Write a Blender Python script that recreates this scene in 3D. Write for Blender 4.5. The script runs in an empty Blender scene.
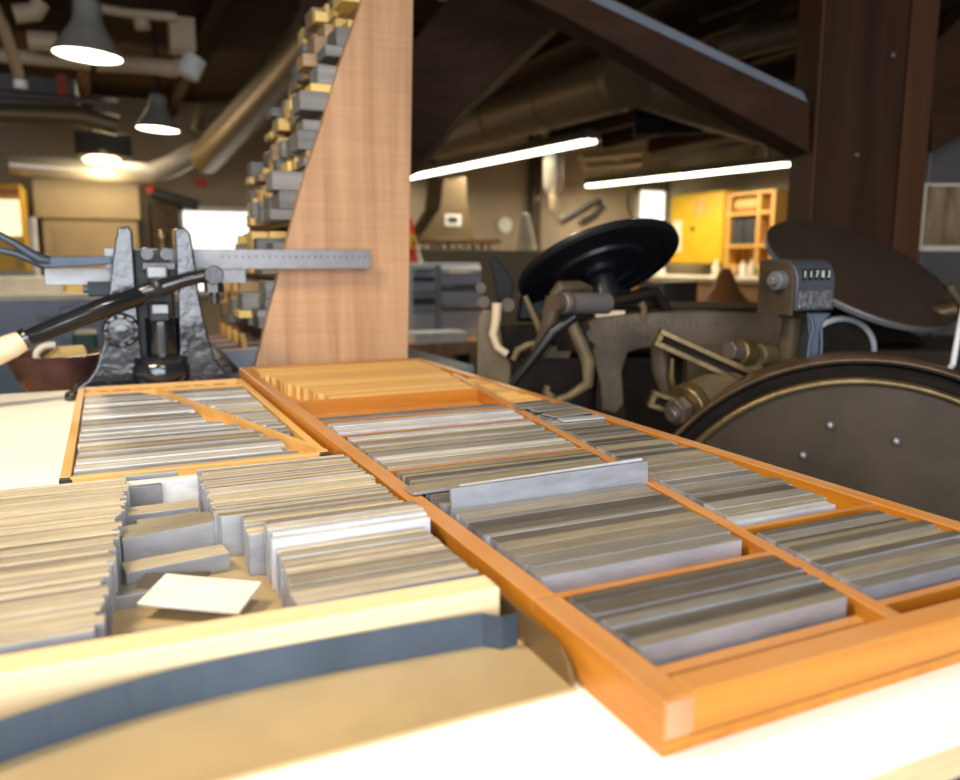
import bpy, math, random
from mathutils import Matrix, Vector

random.seed(11)
C = bpy.context.scene.collection
PI = math.pi
TT = 0.90                      # height of the worktable top
EYE = TT + 0.25                # camera height
F_PX, PITCH, YAW = 798.4, 0.15917, 0.43484
cy_, sy_ = math.cos(YAW), math.sin(YAW)
FWD = Vector((sy_*math.cos(PITCH), cy_*math.cos(PITCH), -math.sin(PITCH)))
RGT = Vector((cy_, -sy_, 0)); UPV = RGT.cross(FWD)

# survey helpers: a direction measured in the photograph meets a plane of the room
def _ray(x, y): return FWD*F_PX + RGT*(x-480) + UPV*(390-y)
def on_y(x, y, Y):
    d = _ray(x, y); t = Y/d.y; return (d.x*t, EYE + d.z*t)
def on_z(x, y, z):
    d = _ray(x, y); t = (z-EYE)/d.z; return (d.x*t, d.y*t)
def on_x(x, y, X):
    d = _ray(x, y); t = X/d.x; return (d.y*t, EYE + d.z*t)
FR = Matrix.Rotation(-YAW, 4, 'Z')           # frame of the press: x to the right, y away
def fr(x, y, D):
    d = _ray(x, y); t = D/(d.x*sy_ + d.y*cy_); return ((d.x*cy_ - d.y*sy_)*t, EYE + d.z*t)
def f3(x, y, D):
    u, z = fr(x, y, D); return (u, D, z)

# ------------------------------------------------------------------ materials
def nmat(name):
    m = bpy.data.materials.new(name); m.use_nodes = True
    nt = m.node_tree; return m, nt, nt.nodes, nt.links, nt.nodes['Principled BSDF']
def plain(name, col, rough=.5, metal=0., bump=0., bscale=60., var=.12, vscale=9., coat=0., rnd=0.):
    """a colour with a little mottling; rnd: how much each object differs in value"""
    m, nt, N, L, b = nmat(name)
    tc = N.new('ShaderNodeTexCoord'); n = N.new('ShaderNodeTexNoise'); n.inputs['Scale'].default_value = vscale; n.inputs['Detail'].default_value = 5
    L.new(tc.outputs['Object'], n.inputs['Vector'])
    r = N.new('ShaderNodeValToRGB'); r.color_ramp.elements[0].position = .3; r.color_ramp.elements[1].position = .7
    r.color_ramp.elements[0].color = (*[c*(1-var) for c in col], 1); r.color_ramp.elements[1].color = (*[min(1, c*(1+var)) for c in col], 1)
    L.new(n.outputs['Fac'], r.inputs['Fac']); out = r.outputs['Color']
    if rnd:
        oi = N.new('ShaderNodeObjectInfo'); mr = N.new('ShaderNodeMapRange'); mr.inputs['To Min'].default_value = 1-rnd; mr.inputs['To Max'].default_value = 1+rnd
        L.new(oi.outputs['Random'], mr.inputs['Value'])
        h = N.new('ShaderNodeHueSaturation'); L.new(mr.outputs['Result'], h.inputs['Value']); L.new(out, h.inputs['Color']); out = h.outputs['Color']
    L.new(out, b.inputs['Base Color'])
    b.inputs['Roughness'].default_value = rough; b.inputs['Metallic'].default_value = metal; b.inputs['Coat Weight'].default_value = coat
    if bump:
        n2 = N.new('ShaderNodeTexNoise'); n2.inputs['Scale'].default_value = bscale; n2.inputs['Detail'].default_value = 3
        L.new(tc.outputs['Object'], n2.inputs['Vector'])
        bp = N.new('ShaderNodeBump'); bp.inputs['Strength'].default_value = bump; bp.inputs['Distance'].default_value = .004
        L.new(n2.outputs['Fac'], bp.inputs['Height']); L.new(bp.outputs['Normal'], b.inputs['Normal'])
    return m
def wood(name, c1, c2, axis='X', scale=1., rough=.45, coat=0., rnd=0., cross=0., worn=None):
    m, nt, N, L, b = nmat(name)
    tc = N.new('ShaderNodeTexCoord'); mp = N.new('ShaderNodeMapping')
    s = {'X': (2.2, 38, 38), 'Y': (38, 2.2, 38), 'Z': (38, 38, 2.2)}[axis]
    mp.inputs['Scale'].default_value = [v*scale for v in s]
    oi = N.new('ShaderNodeObjectInfo'); ad = N.new('ShaderNodeVectorMath'); ad.operation = 'ADD'
    L.new(tc.outputs['Object'], ad.inputs[0]); L.new(oi.outputs['Random'], ad.inputs[1])
    L.new(ad.outputs[0], mp.inputs['Vector'])
    n = N.new('ShaderNodeTexNoise'); n.inputs['Scale'].default_value = 1.; n.inputs['Detail'].default_value = 6; n.inputs['Roughness'].default_value = .6; n.inputs['Distortion'].default_value = .5
    L.new(mp.outputs[0], n.inputs['Vector'])
    r = N.new('ShaderNodeValToRGB'); r.color_ramp.elements[0].position = .32; r.color_ramp.elements[1].position = .68
    r.color_ramp.elements[0].color = (*c1, 1); r.color_ramp.elements[1].color = (*c2, 1)
    L.new(n.outputs['Fac'], r.inputs['Fac']); out = r.outputs['Color']
    if cross:                                                       # saw marks across the grain
        mp2 = N.new('ShaderNodeMapping'); s2 = {'X': (60, 3, 3), 'Y': (3, 60, 3), 'Z': (5, 5, 130)}[axis]; mp2.inputs['Scale'].default_value = s2
        L.new(tc.outputs['Object'], mp2.inputs['Vector'])
        n3 = N.new('ShaderNodeTexNoise'); n3.inputs['Scale'].default_value = 1.; n3.inputs['Detail'].default_value = 4; L.new(mp2.outputs[0], n3.inputs['Vector'])
        mr3 = N.new('ShaderNodeMapRange'); mr3.inputs['From Min'].default_value = .35; mr3.inputs['From Max'].default_value = .65
        mr3.inputs['To Min'].default_value = 1-cross; mr3.inputs['To Max'].default_value = 1+cross*.5
        L.new(n3.outputs['Fac'], mr3.inputs['Value'])
        h3 = N.new('ShaderNodeHueSaturation'); L.new(mr3.outputs['Result'], h3.inputs['Value']); L.new(out, h3.inputs['Color']); out = h3.outputs['Color']
    if rnd:
        mr = N.new('ShaderNodeMapRange'); mr.inputs['To Min'].default_value = 1-rnd; mr.inputs['To Max'].default_value = 1+rnd
        L.new(oi.outputs['Random'], mr.inputs['Value'])
        h = N.new('ShaderNodeHueSaturation'); L.new(mr.outputs['Result'], h.inputs['Value']); L.new(out, h.inputs['Color']); out = h.outputs['Color']
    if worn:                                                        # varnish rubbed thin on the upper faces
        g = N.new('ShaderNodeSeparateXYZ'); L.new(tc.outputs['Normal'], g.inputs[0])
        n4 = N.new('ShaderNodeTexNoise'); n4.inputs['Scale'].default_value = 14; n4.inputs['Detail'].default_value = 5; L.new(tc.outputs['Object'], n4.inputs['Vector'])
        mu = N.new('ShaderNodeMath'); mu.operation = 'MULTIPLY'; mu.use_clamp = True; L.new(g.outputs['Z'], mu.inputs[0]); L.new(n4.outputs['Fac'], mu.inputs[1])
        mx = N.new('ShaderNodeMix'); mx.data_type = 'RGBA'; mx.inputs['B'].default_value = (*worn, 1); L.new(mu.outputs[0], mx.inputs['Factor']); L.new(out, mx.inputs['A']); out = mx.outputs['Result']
    L.new(out, b.inputs['Base Color'])
    b.inputs['Roughness'].default_value = rough; b.inputs['Coat Weight'].default_value = coat; b.inputs['Coat Roughness'].default_value = .25
    bp = N.new('ShaderNodeBump'); bp.inputs['Strength'].default_value = .15; bp.inputs['Distance'].default_value = .001
    L.new(n.outputs['Fac'], bp.inputs['Height']); L.new(bp.outputs['Normal'], b.inputs['Normal'])
    return m
def leadmat(name, top, face, rough=.42, metal=.35, rnd=.24):
    """cast type-metal strip: tarnish and warm lamp light coloured into the upper edge, scratches and per-strip variation"""
    m, nt, N, L, b = nmat(name)
    tc = N.new('ShaderNodeTexCoord'); oi = N.new('ShaderNodeObjectInfo')
    ad = N.new('ShaderNodeVectorMath'); ad.operation = 'ADD'; L.new(tc.outputs['Object'], ad.inputs[0]); L.new(oi.outputs['Random'], ad.inputs[1])
    mp = N.new('ShaderNodeMapping'); mp.inputs['Scale'].default_value = (18, 90, 60); L.new(ad.outputs[0], mp.inputs['Vector'])
    n = N.new('ShaderNodeTexNoise'); n.inputs['Scale'].default_value = 1.; n.inputs['Detail'].default_value = 6; n.inputs['Roughness'].default_value = .65; L.new(mp.outputs[0], n.inputs['Vector'])
    g = N.new('ShaderNodeSeparateXYZ'); L.new(tc.outputs['Normal'], g.inputs[0])
    mx = N.new('ShaderNodeMix'); mx.data_type = 'RGBA'; mx.inputs['A'].default_value = (*face, 1); mx.inputs['B'].default_value = (*top, 1)  # warm light tinted into upward faces
    mrz = N.new('ShaderNodeMapRange'); mrz.inputs['From Min'].default_value = .2; mrz.inputs['From Max'].default_value = .65; L.new(g.outputs['Z'], mrz.inputs['Value'])
    L.new(mrz.outputs['Result'], mx.inputs['Factor'])
    mr = N.new('ShaderNodeMapRange'); mr.inputs['To Min'].default_value = 1-rnd; mr.inputs['To Max'].default_value = 1+rnd; L.new(oi.outputs['Random'], mr.inputs['Value'])
    mr2 = N.new('ShaderNodeMapRange'); mr2.inputs['From Min'].default_value = .3; mr2.inputs['From Max'].default_value = .7; mr2.inputs['To Min'].default_value = .78; mr2.inputs['To Max'].default_value = 1.2
    L.new(n.outputs['Fac'], mr2.inputs['Value'])
    mu = N.new('ShaderNodeMath'); mu.operation = 'MULTIPLY'; L.new(mr.outputs['Result'], mu.inputs[0]); L.new(mr2.outputs['Result'], mu.inputs[1])
    h = N.new('ShaderNodeHueSaturation'); L.new(mu.outputs[0], h.inputs['Value']); L.new(mx.outputs['Result'], h.inputs['Color'])
    L.new(h.outputs['Color'], b.inputs['Base Color'])
    b.inputs['Metallic'].default_value = metal; b.inputs['Roughness'].default_value = rough
    bp = N.new('ShaderNodeBump'); bp.inputs['Strength'].default_value = .35; bp.inputs['Distance'].default_value = .001
    L.new(n.outputs['Fac'], bp.inputs['Height']); L.new(bp.outputs['Normal'], b.inputs['Normal'])
    return m
def glow(name, col, power):
    m, nt, N, L, b = nmat(name)
    b.inputs['Base Color'].default_value = (*col, 1); b.inputs['Emission Color'].default_value = (*col, 1); b.inputs['Emission Strength'].default_value = power
    return m

M = dict(
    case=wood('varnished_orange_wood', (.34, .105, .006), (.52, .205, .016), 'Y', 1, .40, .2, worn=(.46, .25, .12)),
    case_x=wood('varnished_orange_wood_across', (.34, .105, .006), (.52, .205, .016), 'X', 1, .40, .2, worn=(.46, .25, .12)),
    case_end=wood('end_grain_wood', (.40, .19, .085), (.52, .27, .14), 'Z', 2, .6),
    honey=wood('honey_wood', (.56, .30, .08), (.70, .42, .14), 'Y', 1, .45, .1),
    honey_x=wood('honey_wood_across', (.56, .30, .08), (.70, .42, .14), 'X', 1, .45, .1),
    reglet=wood('tan_wood_reglet', (.58, .31, .09), (.72, .44, .14), 'X', 1, .5, 0, .18),
    pine=wood('pale_pine', (.66, .46, .23), (.74, .56, .33), 'X', .7, .5),
    panel=wood('planed_brown_board', (.40, .205, .098), (.58, .33, .17), 'Z', .8, .5, 0, 0, .07),
    blk_y=wood('yellow_hardwood', (.72, .46, .13), (.84, .58, .20), 'X', 1.5, .5, 0, .2),
    blk_b=wood('brown_hardwood', (.30, .19, .10), (.42, .28, .15), 'X', 1.5, .55, 0, .25),
    blk_g=wood('grey_hardwood', (.11, .115, .12), (.24, .225, .20), 'X', 1.5, .55, 0, .35),  # grey tone, most frequent in the column next to the side board
    lead_tan=leadmat('tarnished_lead', (.29, .245, .175), (.40, .40, .42)),
    lead_grey=leadmat('grey_lead', (.235, .215, .185), (.38, .39, .42)),
    lead_dark=leadmat('dark_lead', (.115, .098, .078), (.24, .235, .25)),
    lead_new=leadmat('bright_lead', (.46, .46, .46), (.56, .58, .64)),
    lead_pale=leadmat('pale_lead', (.46, .385, .265), (.30, .305, .32), .5, .2, .15),  # face colour darkened as shade on ends turned from the lamp
    lead_white=leadmat('white_lead', (.70, .65, .56), (.70, .70, .70), .5, .1, .05),
    nut=plain('oiled_nut', (.15, .125, .105), .33, .6, .05, 60, .2, 20),
    table=wood('cream_plywood', (.82, .76, .65), (.87, .83, .74), 'X', .35, .55),
    ply=wood('plywood_edge', (.62, .42, .20), (.74, .55, .30), 'X', 2, .6),
    iron=plain('black_japanned_iron', (.014, .016, .020), .17, .0, .7, 45, .3, 9, .6),
    gunblue=plain('gun_blue_steel', (.055, .070, .095), .45, .5, .05, 60, .18, 14),
    iron3=plain('matt_black_iron', (.006, .006, .007), .5, 0, .3, 45, .3, 9),
    iron4=plain('smooth_black_iron', (.010, .011, .013), .16, 0, .12, 30, .3, 9, .5),
    iron2=plain('worn_black_iron', (.030, .030, .032), .3, .3, .25, 70, .4, 20, .3),
    steel=plain('brushed_steel', (.27, .27, .28), .45, .7, .1, 150, .1, 30),
    bluesteel=plain('blued_steel', (.070, .100, .145), .36, .6, .05, 60, .18, 14),
    brass=plain('dull_brass', (.46, .335, .17), .45, .35, .06, 40, .12, 12),
    brassedge=plain('dark_brass', (.21, .135, .06), .4, .6, .05, 40, .2, 12),
    gold=plain('oiled_brass', (.125, .085, .036), .34, .6, .1, 80, .3, 25),
    press=plain('oily_grey_iron', (.072, .053, .034), .5, .1, .3, 50, .3, 12, .04),
    press_d=plain('dark_oily_iron', (.014, .010, .0075), .6, .1, .3, 50, .3, 12, 0),
    press_t=plain('tan_painted_iron', (.13, .095, .05), .45, .1, .2, 40, .25, 14),
    wheel=plain('brown_painted_sheet', (.043, .031, .0195), .5, .1, .15, 25, .3, 7),
    wheel_rim=plain('worn_rim_iron', (.12, .075, .042), .38, .4, .2, 40, .3, 20),
    inkblack=plain('black_ink_film', (.008, .008, .010), .42, .0, .1, 30, .3, 6, .1),
    inkbrown=plain('brown_ink_film', (.060, .041, .029), .5, .1, .05, 30, .12, 5),
    counter=plain('grey_counter_enamel', (.075, .080, .095), .4, .3, .2, 90, .15, 20, .1),
    plate=plain('cast_name_plate', (.17, .17, .17), .42, .6, 1.0, 230, .5, 120),
    grip=wood('worn_light_handle', (.66, .50, .30), (.80, .66, .44), 'X', 1, .5),
    bowl=plain('brown_glazed_pottery', (.115, .050, .040), .25, 0, .1, 30, .35, 20, .5),
    white=plain('white_paint', (.80, .80, .78), .5),
    digit=plain('white_numeral', (.75, .75, .72), .5),
    black=plain('matt_black', (.012, .012, .013), .5),
    red=plain('red_paint', (.62, .06, .025), .5),
    yellow=plain('yellow_enamel', (.56, .34, .012), .45, 0, 0, 40, .08, 4),
    orange=wood('orange_shelf_wood', (.48, .25, .055), (.60, .34, .09), 'Z', .5, .5),
    cone=plain('brown_cone_card', (.60, .25, .085), .55, 0, 0, 20, .12, 8),
    timber=wood('dark_red_timber', (.032, .014, .0065), (.062, .028, .0125), 'Z', .35, .6),
    timber_x=wood('dark_red_beam', (.032, .014, .0065), (.062, .028, .0125), 'X', .35, .6),
    timber2=wood('reddish_timber', (.070, .027, .012), (.105, .043, .019), 'Z', .4, .6),
    joist=wood('ceiling_joist_wood', (.026, .014, .007), (.060, .034, .017), 'Y', .3, .7),
    ceil=wood('ceiling_boards', (.026, .014, .007), (.056, .032, .016), 'X', .2, .8),
    wall=plain('tan_wall_paint', (.36, .285, .205), .7, 0, .1, 12, .10, 2),
    wallr=plain('olive_wall_paint', (.36, .30, .19), .7, 0, .1, 12, .12, 2),
    floor=plain('stained_concrete', (.17, .15, .13), .55, 0, .2, 8, .25, 2),
    duct=plain('galvanised_duct', (.17, .12, .065), .45, .3, .05, 10, .12, 5),
    pipe=plain('cream_pipe_paint', (.52, .40, .26), .5, 0, 0, 40, .1, 5),
    pipe_s=plain('shiny_pipe', (.46, .42, .36), .32, .6, .1, 30, .1, 5),
    shade=plain('grey_lamp_enamel', (.30, .28, .24), .45, .1),
    greymetal=plain('grey_cabinet_steel', (.13, .118, .112), .42, .3, .05, 30, .12, 6),
    bluegrey=plain('blue_grey_cabinet', (.44, .45, .49), .45, .2, .05, 30, .12, 6),
    beige=plain('beige_cabinet_enamel', (.50, .40, .24), .5, 0, 0, 40, .08, 4),
    darkmetal=plain('dark_grey_metal', (.05, .05, .055), .45, .3),
    green=plain('dark_green_paint', (.008, .06, .025), .5),
    drawer=plain('dull_blue_drawer', (.16, .18, .215), .45, .2, .05, 30, .12, 6),
    slate=plain('slate_grey_paint', (.15, .165, .19), .5, .1, .05, 40, .15, 6),
    cream=plain('cream_paper', (.72, .64, .50), .7),
    lit=glow('lamp_glass', (1., .90, .70), 9.),
    tube=glow('fluorescent_tube', (1., .92, .70), 7.),
    litwin=glow('bright_window_glass', (1., .95, .86), 1.6),
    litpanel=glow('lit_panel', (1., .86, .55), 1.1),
    warmspot=glow('warm_lamp_glass', (1., .72, .35), 6.),
    poster=None)
def photo_mat():
    m, nt, N, L, b = nmat('brown_photo_print')
    tc = N.new('ShaderNodeTexCoord'); mp = N.new('ShaderNodeMapping'); mp.inputs['Rotation'].default_value = (0, .75, 0); mp.inputs['Scale'].default_value = (5, 5, 1.2)
    L.new(tc.outputs['Object'], mp.inputs['Vector'])
    n = N.new('ShaderNodeTexNoise'); n.inputs['Scale'].default_value = 3.5; n.inputs['Detail'].default_value = 4; L.new(mp.outputs[0], n.inputs['Vector'])
    r = N.new('ShaderNodeValToRGB'); e = r.color_ramp.elements
    e[0].position = .35; e[0].color = (.16, .10, .045, 1); e[1].position = .7; e[1].color = (.50, .33, .20, 1)
    L.new(n.outputs['Fac'], r.inputs['Fac']); L.new(r.outputs['Color'], b.inputs['Base Color']); b.inputs['Roughness'].default_value = .4
    return m
M['poster'] = photo_mat()

for k_, v_ in dict(press=.18, press_d=.08, press_t=.25, wheel=.14, wheel_rim=.25, inkbrown=.14, inkblack=.25, black=.1, timber=.12, timber_x=.10, timber2=.15, greymetal=.2, joist=.1, ceil=.1, duct=.3, shade=.2, darkmetal=.2).items():
    M[k_].node_tree.nodes['Principled BSDF'].inputs['Specular IOR Level'].default_value = v_
# ------------------------------------------------------------------ mesh builder
class MB:
    def __init__(s, frame=None): s.v = []; s.f = []; s.frame = frame
    def add(s, vs, fs):
        o = len(s.v); s.v += [Vector(v) for v in vs]; s.f += [tuple(i+o for i in f) for f in fs]; return s
    def box(s, c, d, rot=None):
        x, y, z = d[0]/2, d[1]/2, d[2]/2
        vs = [Vector((i*x, j*y, k*z)) for k in (-1, 1) for j in (-1, 1) for i in (-1, 1)]
        if rot is not None: vs = [rot @ v for v in vs]
        return s.add([v+Vector(c) for v in vs], [(0, 2, 3, 1), (4, 5, 7, 6), (0, 1, 5, 4), (2, 6, 7, 3), (0, 4, 6, 2), (1, 3, 7, 5)])
    def bb(s, a, b):
        return s.box([(p+q)/2 for p, q in zip(a, b)], [abs(p-q) for p, q in zip(a, b)])
    def prism(s, pts, d0, d1, axis='y'):
        f = {'y': lambda a, b, d: (a, d, b), 'x': lambda a, b, d: (d, a, b), 'z': lambda a, b, d: (a, b, d)}[axis]
        n = len(pts); vs = [f(a, b, d0) for a, b in pts] + [f(a, b, d1) for a, b in pts]
        area = sum(pts[i][0]*pts[(i+1) % n][1] - pts[(i+1) % n][0]*pts[i][1] for i in range(n))
        fs = [tuple(range(n)), tuple(range(2*n-1, n-1, -1))] + [(i, i+n, (i+1) % n+n, (i+1) % n) for i in range(n)]
        flip = (area < 0) != (axis == 'z') != (d1 < d0)
        if flip: fs = [t[::-1] for t in fs]
        return s.add(vs, fs)
    def tube(s, p, q, r0, r1=None, n=20):
        r1 = r0 if r1 is None else r1; p, q = Vector(p), Vector(q); d = (q-p).normalized()
        a = d.orthogonal().normalized(); b = d.cross(a)
        vs = [c+(a*math.cos(t*2*PI/n)+b*math.sin(t*2*PI/n))*r for c, r in ((p, r0), (q, r1)) for t in range(n)]
        return s.add(vs, [tuple(range(n-1, -1, -1)), tuple(range(n, 2*n))] + [(i, (i+1) % n, (i+1) % n+n, i+n) for i in range(n)])
    def path(s, pts, r, n=12):
        pts = [Vector(p) for p in pts]; k = len(pts); rs = r if isinstance(r, (list, tuple)) else [r]*k
        vs = []; a = None
        for i, p in enumerate(pts):
            d = (pts[min(i+1, k-1)]-pts[max(i-1, 0)]).normalized()
            a = d.orthogonal().normalized() if a is None else (a-d*a.dot(d)).normalized()
            b = d.cross(a); vs += [p+(a*math.cos(t*2*PI/n)+b*math.sin(t*2*PI/n))*rs[i] for t in range(n)]
        fs = [tuple(range(n-1, -1, -1)), tuple(range((k-1)*n, k*n))]
        for i in range(k-1): fs += [(i*n+t, i*n+(t+1) % n, (i+1)*n+(t+1) % n, (i+1)*n+t) for t in range(n)]
        return s.add(vs, fs)
    def lathe(s, prof, c, nrm=(0, 0, 1), n=48, closed=False):
        d = Vector(nrm).normalized(); a = d.orthogonal().normalized(); b = d.cross(a); c = Vector(c)
        vs = [c+d*h+(a*math.cos(t*2*PI/n)+b*math.sin(t*2*PI/n))*r for r, h in prof for t in range(n)]
        k = len(prof); fs = []
        for i in range(k if closed else k-1):
            j = (i+1) % k; fs += [(i*n+t, i*n+(t+1) % n, j*n+(t+1) % n, j*n+t) for t in range(n)]
        if not closed:
            if prof[0][0] > 0: fs.append(tuple(range(n-1, -1, -1)))
            if prof[-1][0] > 0: fs.append(tuple(range((k-1)*n, k*n)))
        return s.add(vs, fs)
    def ball(s, c, r, n=16, sc=(1, 1, 1)):
        k = n//2; pr = []
        vs = []; c = Vector(c)
        for i in range(1, k):
            th = PI*i/k
            vs += [c+Vector((math.sin(th)*math.cos(2*PI*t/n)*r*sc[0], math.sin(th)*math.sin(2*PI*t/n)*r*sc[1], -math.cos(th)*r*sc[2])) for t in range(n)]
        fs = [tuple(range(n-1, -1, -1)), tuple(range((k-2)*n, (k-1)*n))]
        for i in range(k-2): fs += [(i*n+t, i*n+(t+1) % n, (i+1)*n+(t+1) % n, (i+1)*n+t) for t in range(n)]
        return s.add(vs, fs)
    def build(s, name, mat, parent=None, smooth=False, bevel=0., seg=2):
        vs = [s.frame @ v for v in s.v] if s.frame else s.v
        if parent is None:
            lo = [min(v[i] for v in vs) for i in range(3)]; hi = [max(v[i] for v in vs) for i in range(3)]
            loc = Vector(((lo[0]+hi[0])/2, (lo[1]+hi[1])/2, lo[2])); inv = Matrix.Translation(-loc)
        else:
            mw = parent.matrix_basis.copy(); q = parent.parent
            while q: mw = q.matrix_basis @ mw; q = q.parent
            inv = mw.inverted(); loc = Vector((0, 0, 0))
        me = bpy.data.meshes.new(name); me.from_pydata([inv @ v for v in vs], [], s.f); me.update()
        me.materials.append(M[mat] if isinstance(mat, str) else mat)
        if smooth:
            for p in me.polygons: p.use_smooth = True
            me.set_sharp_from_angle(angle=math.radians(38))
        o = bpy.data.objects.new(name, me); C.objects.link(o); o.location = loc
        if parent is not None: o.parent = parent
        if bevel:
            b = o.modifiers.new('edge', 'BEVEL'); b.width = bevel; b.segments = seg; b.limit_method = 'ANGLE'; b.harden_normals = False
        return o
def tag(o, label, cat, group=None):
    o['label'] = label; o['category'] = cat
    if group: o['group'] = group
    return o
def thing(name, loc, label, cat, group=None, rz=0.):
    o = bpy.data.objects.new(name, None); C.objects.link(o); o.empty_display_size = .05
    o.location = loc; o.rotation_euler = (0, 0, rz)
    o.matrix_basis = Matrix.Translation(Vector(loc)) @ Matrix.Rotation(rz, 4, 'Z')
    return tag(o, label, cat, group)
def struct(o): o['kind'] = 'structure'; return o
ORD = 'first second third fourth fifth sixth seventh eighth ninth tenth eleventh twelfth thirteenth fourteenth fifteenth sixteenth seventeenth eighteenth nineteenth'.split()
def nth(i):
    i += 1
    if i < 20: return ORD[i-1]
    tens = {2: 'twent', 3: 'thirt', 4: 'fort', 5: 'fift', 6: 'sixt'}[i//10]
    return tens+'ieth' if i % 10 == 0 else tens+'y-'+ORD[i % 10-1]

# ------------------------------------------------------------------ room shell
X0, X1, Y0, Y1, ZC = -3.2, 8.2, -1.5, 10.6, 3.05
struct(MB().bb((X0, Y0, -.1), (X1, Y1, 0)).build('floor', 'floor'))
struct(MB().bb((X0, Y0, ZC), (X1, Y1, ZC+.12)).build('ceiling', 'ceil'))
struct(MB().bb((X0-.15, Y1, 0), (X1+.15, Y1+.15, ZC)).build('wall_back', 'wall'))
struct(MB().bb((X1, Y0, 0), (X1+.15, Y1, ZC)).build('wall_right', 'wallr'))
struct(MB().bb((X0-.15, Y0, 0), (X0, Y1, ZC)).build('wall_left', 'wall'))
wn = MB()                                                   # near wall with a wide window opening
wx0, wx1, wz0, wz1 = -1.9, .9, .62, 2.5
wn.bb((X0, Y0-.15, 0), (wx0, Y0, ZC)).bb((wx1, Y0-.15, 0), (X1, Y0, ZC)).bb((wx0, Y0-.15, 0), (wx1, Y0, wz0)).bb((wx0, Y0-.15, wz1), (wx1, Y0, ZC))
struct(wn.build('wall_near', 'wall'))
wf = MB()
for x in (wx0+.03, (wx0+wx1)/2, wx1-.03): wf.bb((x-.03, Y0-.10, wz0), (x+.03, Y0-.04, wz1))
for z in (wz0+.03, wz1-.03): wf.bb((wx0, Y0-.10, z-.03), (wx1, Y0-.04, z+.03))
struct(wf.build('window_1', 'white'))
# ceiling joists run towards the back wall
for i in range(13):
    x = X0+.5+i*.88
    struct(MB().bb((x-.05, Y0, ZC-.20), (x+.05, Y1, ZC)).build('trim_%d' % (i+1), 'joist'))

# ------------------------------------------------------------------ worktable and bench
t = thing('worktable', (.0, 1.0, 0), 'cream topped plywood worktable under the trays and galley', 'table')
TX0, TX1, TY0, TY1 = -.95, .675, .246, 1.752
MB().bb((TX0, TY0, TT-.003), (TX1, TY1, TT)).build('tabletop', 'table', t)
MB().bb((TX0, TY0+.0008, TT-.024), (TX1, TY1, TT-.003)).build('plywood_edge', 'ply', t)
for x in (TX0+.06, TX1-.08):
    for y in (TY0+.12, TY1-.06): MB().bb((x-.03, y-.03, 0), (x+.03, y+.03, TT-.024)).build('leg', 'slate', t)
MB().bb((TX0+.03, TY0+.09, TT-.10), (TX1-.05, TY1-.03, TT-.024)).build('apron', 'slate', t)
t = thing('rear_bench', (.35, 2.1, 0), 'dark bench behind the worktable carrying the strip cutter and the block rack', 'bench')
MB().prism([(-.075, 1.756), (.80, 1.756), (.80, 2.52), (.12, 2.52), (.12, 1.835), (-.075, 1.835)], TT-.03, TT, 'z').build('benchtop', 'slate', t)
for x in (.16, .76):
    for y in (1.80, 2.48): MB().bb((x-.03, y-.03, 0), (x+.03, y+.03, TT-.03)).build('leg', 'slate', t)

# ------------------------------------------------------------------ large orange tray of leads
CX0, CX1, CY0, CY1, CH = .241, .648, .299, 1.722, .031
SEAM = .436
def xd(y): return .430+(y-.318)*.160                       # left face of the slanting divider, at height of the rim
t = thing('lead_tray', (.44, 1.0, TT), 'long varnished orange wooden tray with a slanting divider, full of metal strips', 'tray')
MB().bb((CX0, CY0, TT), (CX1, CY1, TT+.007)).build('base_board', 'case', t)
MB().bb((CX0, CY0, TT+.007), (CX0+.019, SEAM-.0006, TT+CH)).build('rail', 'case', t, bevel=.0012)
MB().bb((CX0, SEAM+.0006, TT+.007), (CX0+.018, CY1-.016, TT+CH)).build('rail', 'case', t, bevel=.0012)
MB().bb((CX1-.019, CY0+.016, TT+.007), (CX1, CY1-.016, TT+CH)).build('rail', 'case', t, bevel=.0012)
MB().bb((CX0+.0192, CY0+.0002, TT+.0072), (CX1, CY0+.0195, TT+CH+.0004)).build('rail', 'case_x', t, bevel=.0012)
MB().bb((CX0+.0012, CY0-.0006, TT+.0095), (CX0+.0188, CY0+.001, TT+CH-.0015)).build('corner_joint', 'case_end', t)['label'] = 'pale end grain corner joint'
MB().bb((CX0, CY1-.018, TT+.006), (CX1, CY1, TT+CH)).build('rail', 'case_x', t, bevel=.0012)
ye = 1.46
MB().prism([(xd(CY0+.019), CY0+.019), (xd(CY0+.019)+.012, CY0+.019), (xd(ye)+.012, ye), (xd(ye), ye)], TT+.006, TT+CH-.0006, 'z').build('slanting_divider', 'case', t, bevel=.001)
def bar(y, h, side, th=.007):
    x0, x1 = (CX0+.017, xd(y)+.001) if side == 'L' else (xd(y)+.011, CX1-.018)
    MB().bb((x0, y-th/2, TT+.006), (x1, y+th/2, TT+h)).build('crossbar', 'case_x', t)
for y, h in ((.436, .030), (.792, .0302), (.982, .030), (1.090, .028), (1.262, .030)): bar(y, h, 'L')
bar(.3415, .0195, 'L', .010)
for y, h in ((.346, .024), (.489, .030), (1.085, .030)): bar(y, h, 'R')
FZ = TT+.0072                                               # inside floor of the tray

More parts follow.
